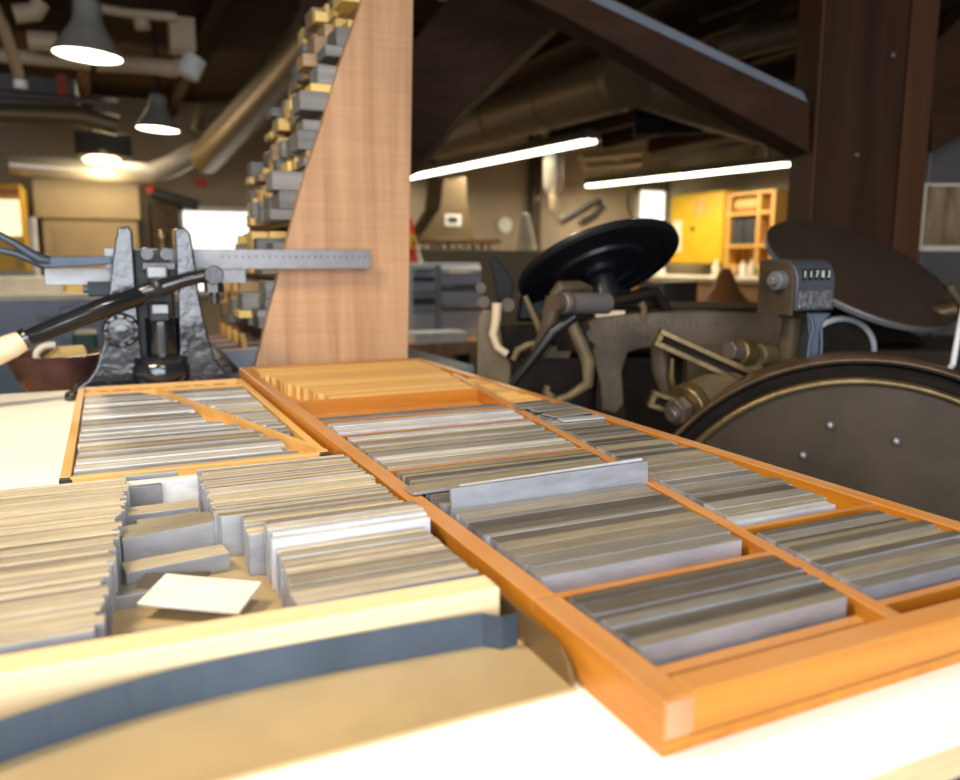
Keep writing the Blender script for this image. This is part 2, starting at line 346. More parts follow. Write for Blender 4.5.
def strip(x0, x1, y0, th, z0, h, mat, label, group, rx=0., rz=0., name='lead_strip', cat='lead strip'):
    """one metal strip standing on its edge: length along x, chamfered long edges"""
    L, c = (x1-x0)/2, min(.0004, th*.12)
    y, z = th/2, h
    sec = [(-y, 0), (y, 0), (y, z-c), (y-c, z), (-y+c, z), (-y, z-c)]
    me = bpy.data.meshes.new(name); n = 6
    vs = [(-L, a, b) for a, b in sec]+[(L, a, b) for a, b in sec]
    fs = [tuple(range(n-1, -1, -1)), tuple(range(n, 2*n))]+[(i, (i+1) % n, (i+1) % n+n, i+n) for i in range(n)]
    me.from_pydata(vs, [], fs); me.materials.append(M[mat]); me.update()
    o = bpy.data.objects.new(name, me); C.objects.link(o)
    o.location = ((x0+x1)/2, y0+th/2, z0); o.rotation_euler = (rx, 0, rz)
    return tag(o, label, cat, group)
COLW = {'lead_tan': 'tan tarnished', 'lead_grey': 'grey', 'lead_dark': 'dark', 'lead_new': 'bright', 'lead_pale': 'pale', 'reglet': 'tan wooden', 'blk_y': 'yellow', 'blk_b': 'brown', 'blk_g': 'grey'}
def pack(y0, y1, xl, xr, mats, place, group, t0, t1, z0=FZ, h=CH-.0072, jl=.003, jr=.004, jh=.001, rnd=None, order=None, noun='lead strip'):
    R = random.Random(rnd); y = y0; i = 0; out = []
    while True:
        th = R.uniform(t0, t1) if R.random() < .72 else R.uniform(t0*.5, t0)
        if y+th > y1: break
        m = order[i] if order and i < len(order) else R.choice(mats)
        a = xl(y) if callable(xl) else xl; b = xr(min(y+th, y1)) if callable(xr) else xr
        b0 = xr(y) if callable(xr) else xr; b = min(b, b0)
        out.append(strip(a+R.uniform(0, jl), b-.0008-R.uniform(0, jr), y, th, z0, h+R.uniform(-jh, jh), m,
              '%s %s %s from front, %s' % (nth(i), COLW[m], noun, place), group, name='lead_strip' if noun == 'lead strip' else 'wooden_reglet', cat='lead strip' if noun == 'lead strip' else 'wood strip'))
        y += th+.0004+R.random()*.0005; i += 1
    return out
XL = CX0+.0205
xr_ = lambda y: xd(y)-.0008
# near left bay: a thick bright slug in front, dark leads behind
pack(.350, .4305, XL, xr_, ['lead_dark', 'lead_dark', 'lead_grey'], 'in the near left bay of orange tray', 'leads in the near left bay', .006, .0115, h=.0245, rnd=5, order=['lead_tan', 'lead_dark', 'lead_dark', 'lead_grey', 'lead_dark'])
# second left bay
pack(.4665, .634, XL+.003, xr_, ['lead_grey', 'lead_grey', 'lead_tan', 'lead_dark'], 'in second left bay of orange tray', 'leads in the second left bay', .009, .018, h=.0243, jr=.006, rnd=8,
     order=['lead_grey', 'lead_grey', 'lead_grey', 'lead_tan', 'lead_tan', 'lead_dark'])
o = strip(XL+.007, xd(.64)+.002, .6365, .004, FZ+.003, .0405, 'lead_grey', 'tall grey lead strip standing high above second left bay of orange tray', 'tall standing leads', rx=-.05); o.rotation_euler.y = -.012
o = strip(XL+.020, xd(.645)+.000, .6435, .003, FZ+.003, .0410, 'lead_new', 'tall bright lead just behind the tallest grey strip in the orange tray', 'tall standing leads', rx=-.06); o.rotation_euler.y = -.020
pack(.652, .787, XL+.003, xr_, ['lead_dark', 'lead_tan', 'lead_grey'], 'behind the tall strip in orange tray', 'leads behind the tall strip', .007, .013, rnd=4)
strip(.249, .478, .690, .024, TT+.0325, .003, 'lead_tan', 'tan lead lying flat across the left rail behind the tall grey strip', 'leads lying loose on the orange tray', rz=.03)
# third, fourth left bays
pack(.803, .976, XL, xr_, ['lead_tan', 'lead_grey', 'lead_pale', 'lead_new'], 'in third left bay of orange tray', 'leads in the third left bay', .008, .018, jr=.01, rnd=21, order=['lead_tan', 'lead_tan', 'lead_new', 'lead_pale', 'lead_new', 'lead_grey'])
pack(1.000, 1.075, XL-.001, xr_, ['lead_new'], 'in fourth left bay of orange tray', 'leads in the fourth left bay', .011, .018, jr=.012, rnd=2)
strip(XL, xd(1.1)-.006, 1.105, .008, FZ, .022, 'lead_dark', 'single dark lead strip at the front of the empty bay of the orange tray', 'lead alone in the empty bay')
pack(1.268, 1.690, lambda y: XL+.004+max(0, .05-(y-1.268)*.16), lambda y: min(xd(y)-.001, CX1-.021), ['reglet'], 'in far left bay of orange tray', 'wooden strips in the far left bay', .030, .046, jl=.003, jh=.0004, rnd=3, noun='wood strip')
# right bays
xl_ = lambda y: xd(y)+.014
pack(.358, .4815, lambda y: xd(y+.014)+.0135, CX1-.024, ['lead_grey', 'lead_dark', 'lead_tan'], 'in near right bay of orange tray', 'leads in the near right bay', .008, .014, jr=.02, rnd=14, order=['lead_grey', 'lead_grey', 'lead_tan', 'lead_grey', 'lead_dark'])
pack(.503, 1.000, lambda y: xd(y+.018)+.0135, lambda y: CX1-.024-max(0, .02-(y-.5)*.1), ['lead_grey', 'lead_tan', 'lead_tan', 'lead_dark'], 'in long right bay of orange tray', 'leads in the long right bay', .010, .018, jr=.012, rnd=9, order=['lead_new', 'lead_grey', 'lead_tan'])
pack(1.010, 1.078, lambda y: xd(y+.012)+.0135, CX1-.022, ['lead_dark', 'lead_tan'], 'under the loose strips in right bay', 'leads under the loose strips', .008, .012, h=.020, rnd=10)
strip(xd(1.02)+.016, CX1-.012, 1.006, .024, TT+.0330, .002, 'lead_grey', 'grey lead lying askew on top of far end of the long right bay', 'leads lying loose on the orange tray', rz=.06)
strip(xd(1.03)+.004, CX1-.010, 1.036, .022, TT+.0326, .002, 'lead_tan', 'tan lead lying flat between two loose leads at far end of right bay', 'leads lying loose on the orange tray', rz=-.08)
strip(xd(1.05)+.010, CX1-.03, 1.068, .016, TT+.0326, .002, 'lead_dark', 'dark lead lying at far end of the long right bay, farthest loose one', 'leads lying loose on the orange tray', rz=.10)
strip(xd(1.0)+.020, CX1-.020, .962, .030, TT+.0328, .0022, 'lead_tan', 'tan lead lying flat on the long right bay, nearer than the loose ones', 'leads lying loose on the orange tray', rz=.12)
strip(xd(.93)+.030, CX1-.026, .925, .020, TT+.0328, .0022, 'lead_new', 'bright narrow lead lying flat on the middle of the long right bay', 'leads lying loose on the orange tray', rz=-.05)
pack(1.096, 1.40, lambda y: min(xd(y+.02)+.0135, CX1-.04), CX1-.021, ['reglet'], 'in far right bay of orange tray', 'wooden strips in the far right bay', .016, .026, rnd=6, noun='wood strip')

# ------------------------------------------------------------------ small honey tray with a diagonal divider
SX0, SX1, SY0, SY1, SH = -.060, .2355, .948, 1.652, .018
t = thing('small_lead_tray', (.09, 1.3, TT), 'small honey coloured wooden tray with a thin diagonal divider beside the orange tray', 'tray')
MB().bb((SX0, SY0, TT), (SX1, SY1, TT+.004)).build('base_board', 'honey', t)
for x in (SX0, SX1-.011): MB().bb((x, SY0+.011, TT+.004), (x+.011, SY1-.006, TT+SH)).build('rail', 'honey', t, bevel=.001)
MB().bb((SX0+.0105, SY0, TT+.003), (SX1-.0105, SY0+.0115, TT+SH)).build('rail', 'honey_x', t, bevel=.001)
MB().bb((SX0+.0105, SY1-.011, TT+.003), (SX1-.0105, SY1, TT+SH)).build('rail', 'honey_x', t, bevel=.001)
MB().bb((SX0+.0105, SY1-.085, TT+.003), (SX1-.0105, SY1-.077, TT+SH)).build('crossbar', 'honey_x', t)
for x in (SX0-.0004, SX1-.0124): MB().bb((x, SY0-.0004, TT+.004), (x+.0128, SY0+.0118, TT+SH-.001)).build('metal_corner', 'darkmetal', t)
dq = lambda y: .2215-(y-.985)*.262                          # the diagonal, left face
MB().prism([(dq(.960), .960), (dq(.960)+.009, .960), (dq(1.567)+.009, 1.567), (dq(1.567), 1.567)], TT+.003, TT+SH+.001, 'z').build('diagonal_divider', 'honey', t)
pack(.9625, 1.555, SX0+.013, lambda y: dq(y)-.004-max(0, .018*math.sin(y*21)), ['lead_new', 'lead_new', 'lead_tan', 'lead_grey', 'lead_pale'], 'left of diagonal in small honey tray', 'leads left of the diagonal', .008, .020, z0=TT+.0042, h=.0135, jr=.016, rnd=31)
pack(1.09, 1.555, lambda y: dq(y)+.013, SX1-.0135, ['lead_new', 'lead_pale', 'lead_grey'], 'right of diagonal in small honey tray', 'leads right of the diagonal', .009, .020, z0=TT+.0042, h=.0130, jr=.004, rnd=32, order=['lead_dark', 'lead_grey', 'lead_grey', 'lead_grey'])
R = random.Random(5)
for i in range(7):
    x = SX0+.022+i*.036
    o = MB().bb((x, SY1-.066+R.random()*.006, TT+.0041), (x+R.uniform(.018, .032), SY1-.024, TT+.014)).build('reglet_offcut', 'reglet', bevel=.0006)
    tag(o, '%s small wood offcut from left along back of small honey tray' % nth(i), 'wood offcut', 'offcuts at the back of the small tray')

# ------------------------------------------------------------------ brass galley, pine block, steel strip and its leads
GX0, GX1, GY0, GY1 = -.52, .2355, .372, .925
t = thing('brass_galley', (-.1, .6, TT), 'flat dull brass galley tray with low side walls and open ends', 'galley')
MB().bb((GX0, GY0, TT), (GX1, GY1, TT+.0025)).build('base_plate', 'brass', t)
def wall_(x):
    pts = [(GY0+.002, TT+.0025), (GY0+.003, TT+.008), (GY0+.008, TT+.015), (GY0+.016, TT+.020), (GY0+.028, TT+.0225), (GY1, TT+.0235), (GY1, TT+.0025)]
    MB().prism(pts, x, x+.0025, 'x').build('side_wall', 'brassedge', t)
wall_(GX1-.0025); wall_(GX0)
GZ = TT+.0026
pb = MB().prism([(-.47, .4690), (.2235, .4480), (.2245, .4735), (-.47, .4965)], GZ, TT+.0375, 'z').build('pine_block', 'pine', bevel=.0025)
tag(pb, 'long pale pine block lying across the brass galley in front of the strips', 'wood block')
pts = []                                                    # steel strip bowed in front of the block
for k in range(33):
    u = k/32; x = -.40+u*.607
    pts.append((x, .4505-.0092*max(0, (x-.06)/.147)**1.6-1.25*max(0, .06-x)**2+.35*max(0, -x-.12)**2))
for x, y in ((.2160, .4315), (.2285, .4335)): pts.append((x, y))
th = .0010; a = [(x, y) for x, y in pts]; b = [(x, y+th) for x, y in reversed(pts)]
sb = MB()
for i in range(len(pts)-1):
    (x, y), (x2, y2) = pts[i], pts[i+1]
    sb.add([(x, y, GZ), (x2, y2, GZ), (x2, y2, GZ+.0225), (x, y, GZ+.0225), (x, y+th, GZ), (x2, y2+th, GZ), (x2, y2+th, GZ+.0225), (x, y+th, GZ+.0225)],
           [(0, 1, 2, 3), (5, 4, 7, 6), (3, 2, 6, 7), (1, 0, 4, 5)])
n8 = len(pts)-2
sb.f += [(0, 3, 7, 4), (n8*8+1, n8*8+5, n8*8+6, n8*8+2)]
tag(sb.build('steel_strip', 'bluesteel', smooth=True), 'long thin blue-grey steel strip bowed on edge along the front of the pine block', 'steel strip')
HG = .0355
RL = random.Random(77)
y = .4925; i = 0
while y < .842:
    th = RL.uniform(.0038, .0078); xe = .007-(.85-y)*.070+RL.uniform(-.004, .003); xs = -.150-RL.random()*.02 if y < .80 else -.104-RL.random()*.004
    m = RL.choice(['lead_pale', 'lead_pale', 'lead_pale', 'lead_tan'])
    strip(xs, xe, y, th, GZ, HG+RL.uniform(-.0004, .0004), m, '%s %s lead strip from front, left stack on brass galley' % (nth(i), COLW[m]), 'leads in the left stack on the galley')
    y += th+.0008; i += 1
y = .4805; i = 0
while y < .583:
    th = RL.uniform(.0036, .0070); m = RL.choice(['lead_tan', 'lead_pale', 'lead_pale'])
    strip(.094+RL.random()*.004+(y-.48)*.06, .222-RL.random()*.003, y, th, GZ, HG-.001+RL.uniform(-.0008, .0008), m, '%s %s lead strip from front, right stack on brass galley' % (nth(i), COLW[m]), 'leads in the right stack on the galley')
    y += th+.0008; i += 1
yr = y
for k in range(4):
    th = (.009, .006, .008, .0105)[k]
    strip(.100+RL.random()*.003, .2285-RL.random()*.002, yr, th, GZ, HG+.0052+k*.0016, ['lead_new', 'lead_new', 'lead_pale', 'lead_tan'][k], '%s of four taller strips standing proud of the right stack on galley' % nth(k), 'tall leads in the right stack')
    yr += th+.0006
y = yr+.002; i = 0
while y < .848:
    th = RL.uniform(.0038, .0074); m = RL.choice(['lead_tan', 'lead_pale', 'lead_pale'])
    xs = .070+RL.random()*.005 if y > .675 else .088+RL.random()*.004
    strip(xs, .231-RL.random()*.006, y, th, GZ, HG+RL.uniform(-.001, .001), m, '%s %s lead strip behind the four taller ones on galley' % (nth(i), COLW[m]), 'leads in the right stack on the galley')
    y += th+.0008; i += 1

# loose pieces between the two stacks: centre x, centre y, base z, length, depth, thickness, yaw
LO = [
    ('lead_white', (.040, .848), (.076, .012, .030), .0, 'white slug standing at the back of the gap between the two stacks'),
    ('lead_pale', (.028, .866), (.052, .010, .033), .0, 'pale slug just behind the white slug at the back of the gap'),
    ('lead_dark', (.019, .834), (.036, .007, .029), .02, 'small dark plate standing in front of the white slug on the galley'),
    ('lead_pale', (.033, .778), (.062, .026, .021), .04, 'pale slug in front of the small dark plate between the stacks'),
    ('lead_tan', (.037, .748), (.052, .018, .019), .06, 'short tan slug lying between the pale slug and the big slug'),
    ('lead_tan', (.034, .704), (.080, .034, .027), .20, 'big tan-topped slug lying askew across the middle of the gap'),
    ('lead_pale', (.036, .652), (.078, .024, .015), .14, 'flat pale slug in front of the big tan-topped slug'),
    ('lead_grey', (.004, .612), (.028, .020, .010), .03, 'grey slug lying at the left edge of the gap between the stacks'),
    ('lead_pale', (.012, .545), (.034, .026, .003), -.30, 'thin pale piece lying flat in front, left of the white plate'),
    ('lead_tan', (.044, .505), (.046, .016, .003), .05, 'thin tan piece lying flat just behind the pine block'),
]
for m, c, d, rz, lab in LO:
    o = MB().box((0, 0, d[2]/2), d).build('lead_block', m, bevel=.0006)
    o.location = (c[0], c[1], GZ); o.rotation_euler = (0, 0, rz)
    tag(o, lab, 'lead slug', 'loose slugs on the galley')
o = MB().box((0, 0, .0012), (.075, .040, .0024)).build('lead_plate', 'lead_white', bevel=.0005)
o.location = (.0470, .576, GZ+.0115); o.rotation_euler = (.15, .03, -.57)
tag(o, 'bright white rectangular plate tilted on the loose slugs in the galley', 'metal plate')
o = MB().box((0, 0, .0010), (.050, .028, .002)).build('lead_plate', 'lead_dark', bevel=.0004)
o.location = (.030, .611, GZ+.0098); o.rotation_euler = (.13, -.03, -.42)
tag(o, 'thin dark plate lying askew behind the bright white plate in the galley', 'metal plate')

# ------------------------------------------------------------------ cast iron strip cutter
CY = 1.690
ct = thing('strip_cutter', (.115, 1.76, TT), 'glossy black cast iron lead strip cutter with two tall uprights and a long ruler', 'cutter')
def cy(l, Y=CY): return [on_y(px, py, Y) for px, py in l]
def zb(pts): return [(x, max(z, TT+.0005)) for x, z in pts]
lu = zb(cy([(118, 227), (129, 226), (132.5, 232), (137, 300), (141, 345), (144, 370), (142, 392), (70, 396), (74, 390), (88, 380), (96, 368), (103, 345), (108.5, 300), (113, 255)]))
MB().prism(lu, CY, CY+.085, 'y').build('upright', 'iron', ct, bevel=.004, seg=3)
ru = zb(cy([(175, 228), (185, 227), (191, 234), (196, 265), (200, 300), (208, 335), (215, 358), (232, 379), (236, 394), (176, 395), (180, 350), (178.5, 300)]))
MB().prism(ru, CY, CY+.085, 'y').build('upright', 'iron', ct, bevel=.004, seg=3)
x0, _ = on_y(71, 392, CY); x1, _ = on_y(238, 390, CY)
MB().bb((x0, CY-.012, TT+.0003), (x1, CY+.13, TT+.012)).build('base', 'iron', ct, bevel=.004)
x0 = on_y(72, 400, 1.62)[0]
MB().prism([(x0-.012, 1.615), (x0-.004, 1.605), (x0+.006, 1.607), (SX0-.004, 1.66), (SX0+.06, 1.668), (SX0+.06, 1.70), (x0+.004, 1.70), (x0-.012, 1.65)], TT+.0003, TT+.0115, 'z').build('foot', 'iron', ct, bevel=.003)
# boss with a ring of bolt heads on the left upright
bx, bz = on_y(121, 330, CY)
b = MB().lathe([(0, 0), (.034, 0), (.034, .008), (.030, .013), (.024, .013), (.022, .009), (.013, .009), (.012, .018), (.0, .019)], (bx, CY-.001, bz), (0, -1, 0), 32).build('boss', 'iron', ct, smooth=True)
k = MB()
for i in range(10):
    a = i*2*PI/10; k.ball((bx+.027*math.cos(a), CY-.014, bz+.027*math.sin(a)), .0042, 8)
k.build('bolt_ring', 'iron2', b, smooth=True)
# middle column: slide, screw heads, lower cylinder
def mid(px0, py0, px1, py1, d0, d1, nm, mt, bev=.002):
    a, c = on_y(px0, py0, CY), on_y(px1, py1, CY)
    return MB().bb((a[0], CY+d0, c[1]), (c[0], CY+d1, a[1])).build(nm, mt, ct, bevel=bev, seg=3)
mid(134, 250, 178, 376, .034, .074, 'slide_column', 'iron3')
mid(142, 262, 176, 270, .000, .030, 'clamp_bar', 'iron2')
mid(146, 266, 168, 279, -.012, .030, 'screw_block', 'steel', .005)
mid(148, 303, 170, 321, -.020, .030, 'guide_block', 'iron3', .004)
mid(151, 304, 168, 313, -.026, -.018, 'polished_face', 'steel', .002)
xq, zq_ = on_y(162, 318, CY)
MB().tube((xq, CY+.022, TT+.05), (xq, CY+.022, zq_), .031, n=32).build('plunger', 'iron4', ct, smooth=True)
x, z = on_y(161, 361, CY)
zq = TT+.0125-z
MB().lathe([(0, zq), (.052, zq), (.057, zq+.012), (.057, -.012), (.052, -.004), (.055, .004), (.050, .010), (.030, .014), (.0, .014)], (x, CY+.02, z), (0, 0, 1), 40).build('lower_drum', 'iron', ct, smooth=True)
for px in (147, 166):
    x, z = on_y(px, 254, CY)
    MB().tube((x, CY-.004, z), (x, CY+.03, z), .0115, .0125, 14).build('clamp_bolt', 'iron2', ct, smooth=True)
x, z = on_y(163, 250, CY+.05)
MB().lathe([(0, 0), (.010, 0), (.009, .020), (.013, .026), (.013, .034), (.008, .044), (0, .046)], (x, CY+.05, z-.005), (0, 0, 1), 20).build('brass_spindle', 'gold', ct, smooth=True)['label'] = 'brass spindle'
# hand lever in front
def cl(px, py, Y): x, z = on_y(px, py, Y); return Vector((x, Y, z))
YL = CY-.052
lv = MB().path([cl(24, 340, YL-.05), cl(60, 325, YL-.03), cl(100, 309, YL-.02), cl(138, 296, YL), cl(143, 293, YL)], [.014, .0165, .0185, .0185, .014], 18).build('lever_shaft', 'iron4', ct, smooth=True)
MB().path([cl(139, 293, YL), cl(150, 290, YL), cl(165, 286, YL), cl(185, 280, YL), cl(213, 274, YL)], [.013, .0155, .0165, .013, .012], 18).build('lever_arm', 'iron4', ct, smooth=True)
p = cl(213, 275, YL)
MB().tube(p+Vector((0, -.018, 0)), p+Vector((0, .07, 0)), .0185, .0185, 24).build('pivot_boss', 'iron2', ct, smooth=True, bevel=.002)
q = cl(214, 289, YL)
MB().tube(q+Vector((0, 0, .012)), q+Vector((0, 0, -.006)), .0185, .0185, 6).tube(q, q+Vector((0, 0, -.028)), .010, .009, 14).build('pivot_nut', 'iron2', ct)
p = cl(157, 285, YL-.018)
MB().ball(p, .010, 14).build('lever_stud', 'iron2', ct, smooth=True)
MB().tube(cl(27, 338.5, YL-.05), cl(19, 342, YL-.053), .020, .017, 20).build('collar', 'iron', ct, smooth=True)
MB().path([cl(22, 341, YL-.052), cl(10, 346.5, YL-.057), cl(-20, 360, YL-.065), cl(-90, 392, YL-.09)], [.018, .021, .022, .021], 20).build('wooden_grip', 'grip', ct, smooth=True)['label'] = 'pale wooden grip of the lever'
p = cl(97, 289, CY+.02)
MB().tube(p+Vector((-.016, 0, 0)), p+Vector((.03, 0, 0)), .015, .015, 6).tube(p, p+Vector((-.024, 0, 0)), .008, .008, 12).build('side_nut', 'gunblue', ct)
# ruler bar, lower bar, forked gauge at the left
YR = CY+.104
a = on_y(104, 250, YR); c = on_y(371, 268.5, YR); zt = on_y(371, 250, YR)[1]
rb = MB().bb((a[0], YR, c[1]), (c[0], YR+.006, zt)).build('ruler', 'steel', ct, bevel=.001)
tk = MB(); zmid = c[1]+(zt-c[1])*.62
xa = on_y(222, 258, YR)[0]; xb = on_y(365, 258, YR)[0]
for i in range(23):
    x = xa+(xb-xa)*i/22; tk.bb((x-.0011, YR-.0005, zmid-.002), (x+.0011, YR+.0004, zmid+.002))
tk.build('graduation', 'black', rb)
a = on_y(44, 268.5, YR+.012); c = on_y(246, 283, YR+.012)
MB().bb((a[0], YR+.008, c[1]), (c[0], YR+.022, a[1])).build('lower_bar', 'steel', ct, bevel=.001)
MB().prism([on_y(x, y, CY+.04) for x, y in ((34, 254), (50, 256.5), (112, 256), (112, 264), (88, 266), (45, 268), (36, 264))], CY+.03, CY+.045, 'y').build('gauge_arm', 'gunblue', ct, bevel=.002)
gp = lambda l, Y: [cl(x, y, Y) for x, y in l]
MB().path(gp([(-25, 226), (-4, 233.5), (14, 243), (28, 252), (40, 259), (50, 261)], CY+.035), [.007, .007, .0075, .009, .011, .009], 12).build('gauge_handle', 'gunblue', ct, smooth=True)
MB().path(gp([(-25, 246), (-4, 249.5), (14, 253), (30, 259), (42, 264), (52, 264)], CY+.042), [.006, .006, .0065, .008, .009, .008], 12).build('gauge_handle', 'gunblue', ct, smooth=True)

# ------------------------------------------------------------------ pottery bowl on a stand behind the table
YB = 1.96
xl, zr = on_y(4, 355.5, YB); xr, _ = on_y(105, 355.5, YB); r = (xr-xl)/2; xc = (xl+xr)/2
zb0 = zr-.104
st = thing('bowl_stand', (xc, YB, 0), 'wooden stand under the pottery bowl behind the worktable', 'stand')
MB().bb((xc-.14, YB-.10, zb0-.02), (xc+.10, YB+.14, zb0)).build('top', 'orange', st)
for sx in (-.12, .08):
    for s2 in (-.08, .12): MB().bb((xc+sx-.015, YB+s2-.015, 0), (xc+sx+.015, YB+s2+.015, zb0-.02)).build('leg', 'orange', st)
o = MB().lathe([(0, 0), (r*.50, 0), (r*.55, .010), (r*.80, .052), (r*.96, .090), (r, .104), (r*.96, .1045), (r*.91, .090), (r*.75, .054), (r*.50, .014), (0, .012)], (xc, YB, zb0+.0003), (0, 0, 1), 48).build('pottery_bowl', 'bowl', smooth=True)
tag(o, 'wide dark brown glazed pottery bowl behind the left edge of the worktable', 'bowl')
o = MB().prism([(-.055, 0), (.055, 0), (.040, .052), (-.01, .046)], -.03, .03, 'y').build('wood_wedge', 'blk_y', bevel=.002)
o.location = (xc+.012, YB-.005, zb0+.070); o.rotation_euler = (0, .10, .1)
tag(o, 'yellow wooden wedge leaning inside the pottery bowl', 'wood wedge')
o = MB().path([(math.cos(a)*.030-.01, -.012+.0, math.sin(a)*.022) for a in [PI*(.42+.062*k) for k in range(14)]], .0075, 10).build('cord_loop', 'cream', smooth=True)
o.location = (xc-.018, YB-.045, zb0+.085)
tag(o, 'short curl of white cord in the pottery bowl beside the wedge', 'cord')

# ------------------------------------------------------------------ rack of wooden furniture blocks
YP = 1.835; PT = .030
pl = [on_y(x, y, YP) for x, y in ((255.5, 372), (271, 305), (287, 242), (304.5, 200-22), (321, 128), (341, 62), (362.5, 0), (378, -45), (414, -45), (413.3, 0), (408, 372))]
zb_ = TT+.0005
pl[0] = (pl[0][0]-.004, zb_); pl[-1] = (pl[-1][0], zb_)
left = pl[:8]
def xf(z):
    for (xa, za), (xb, zb2) in zip(left, left[1:]):
        if za <= z <= zb2: return xa+(xb-xa)*(z-za)/(zb2-za)
    return left[-1][0]
rk = thing('block_rack', (.5, 2.1, TT), 'tall wooden rack with a tapering brown side board holding wooden spacing blocks', 'rack')
MB().prism(pl, YP, YP+PT, 'y').build('side_board', 'panel', rk, bevel=.0015)
YF = 2.42
MB().prism(pl, YF, YF+PT, 'y').build('side_board', 'panel', rk)
xbk = pl[-1][0]-.004; ztop = pl[7][1]
MB().bb((xbk-.012, YP+PT, TT+.001), (xbk, YF, ztop)).build('back_board', 'panel', rk)
SZ = [TT+.100+k*.122 for k in range(8)]
for z in SZ:
    MB().bb((xf(z)+.006, YP+PT, z-.010), (xbk-.013, YF, z)).build('shelf', 'blk_b', rk)
# troughs at the foot of the rack, parted by grey boards and triangular cheeks
for i in range(4):
    y0 = YP+PT+.006+i*.115; x = xf(TT+.03)
    bn = MB().prism([(x-.068, TT+.050), (x+.05, TT+.056), (x+.05, TT+.001), (x-.030, TT+.001)], y0, y0+.012, 'y').build('trough_board', 'slate', rk)
    MB().prism([(x-.070, TT+.0502), (x+.05, TT+.0562), (x+.05, TT+.0595), (x-.071, TT+.0535)], y0-.001, y0+.014, 'y').build('top_strip', 'panel', bn)
    MB().prism([(y0+.016, TT+.001), (y0+.016, TT+.045), (y0+.062, TT+.085), (y0+.100, TT+.045), (y0+.100, TT+.001)], x-.022, x-.010, 'x').build('trough_cheek', 'reglet', rk)
RB = random.Random(3)
rows = ['lowest', 'second', 'third', 'fourth', 'fifth', 'sixth', 'seventh', 'eighth']
nb = 0
for s, z0 in enumerate(SZ):
    zc = SZ[s+1]-.0115 if s+1 < len(SZ) else ztop-.01
    y = YP+PT+.002; col = 0
    while y < YF-.03:
        w = RB.choice([.035, .045, .060, .080]) if col else .085
        w = min(w, YF-.002-y)
        z = z0+.0003; lay = 0
        base = RB.uniform(-.002, .034)
        while True:
            h = RB.choice([.018, .024, .030, .042])
            if z+h > zc or lay > 5: break
            x = xf(z)-max(.004, base+RB.uniform(-.014, .026))-(.026 if col == 0 and s in (2, 4) else 0)
            kind = RB.choices(['blk_y', 'blk_b', 'blk_g'], (.40, .36, .24) if col else (.12, .2, .68))[0]
            L = RB.uniform(.10, .17)
            o = MB().bb((x, y+.0006, z), (min(x+L, xbk-.015), y+w-.0006, z+h-.0006)).build('wooden_block', kind, bevel=.0012, seg=1)
            tag(o, '%s block, %s column from side board, %s up on %s rack shelf' % (COLW[kind], nth(col), nth(lay), rows[s]), 'wood block', 'wooden blocks in the rack')
            z += h; lay += 1; nb += 1
        y += w; col += 1
print('rack blocks', nb)

# ------------------------------------------------------------------ black platen press behind the tray
PX, PD = .62, 1.80
_o = FR @ Vector((PX, PD, 0))
pr = thing('platen_press', tuple(_o), 'dark cast iron platen printing press with a big flywheel and black ink disc', 'printing press', None, -YAW)
def pm(): return MB(FR)
def pout(pts, D): return [fr(x, y, D) for x, y in pts]
# main side frame: long beam with pads, legs and dark openings
DB = 1.78
beam = pout([(598, 318), (640, 313), (700, 311), (778, 314), (792, 328), (790, 347), (742, 348), (688, 346), (640, 349), (628, 353), (622, 372), (624, 404), (616, 414), (602, 410), (600, 384), (592, 352), (582, 325)], DB)
pm().prism(beam, DB, DB+.05, 'y').build('side_frame', 'press', pr, bevel=.004)
for px, py in ((585, 327), (590, 346)):
    pm().tube(f3(px, py, DB-.010), f3(px, py, DB+.01), .0105, n=18).build('frame_bolt', 'press_d', pr, smooth=True)
# raised casting marks on the beam (worn away, unreadable)
rc = random.Random(8); mk = pm()
for row, (py, xs, xe) in enumerate(((324, 612, 720), (337, 604, 648))):
    x = xs
    while x < xe:
        wd = rc.uniform(2, 4); c = f3(x, py, DB-.0012); mk.box(c, (.0022, .003, .013)); 
        if rc.random() < .6: mk.box((c[0]+.004, c[1], c[2]+rc.choice((-.005, 0, .005))), (.006, .003, .002))
        x += wd+3.2
# a far frame, pillars and feet carry the press down to the floor
for nm, D0 in (('far_frame', DB+.42),):
    pm().prism([(.10, .0), (.22, .0), (.30, .45), (.30, .88), (.62, .88), (.74, .45), (.86, 0), (.98, 0), (.84, .5), (.78, 1.0), (.16, 1.0), (.14, .5)], D0, D0+.05, 'y').build(nm, 'press_d', pr)
u0 = fr(600, 400, DB)[0]; u1 = fr(688, 400, DB)[0]
pm().prism([(u0, .10), (u0+.07, .10), (u0+.06, .80), (u0+.045, .93), (u0-.005, .93), (u0-.01, .80)], DB+.002, DB+.048, 'y').build('frame_leg', 'press_d', pr)
pm().prism([(u1+.02, 0.1), (u1+.16, .1), (u1+.10, .85), (u1+.09, 1.03), (u1-.012, 1.03), (u1+.0, .85)], DB+.001, DB+.049, 'y').build('frame_leg', 'press', pr)
pm().bb((u0-.25, DB-.06, 0), (u1+.30, DB+.55, .10)).build('base_plate', 'press_d', pr)
pm().bb((u0-.20, DB+.06, .10), (u1+.20, DB+.40, .93)).build('inner_body', 'press_d', pr)
pm().bb((u0-.10, DB+.06, .94), (u1+.26, DB+.36, 1.045)).build('bed', 'press_d', pr, bevel=.006)
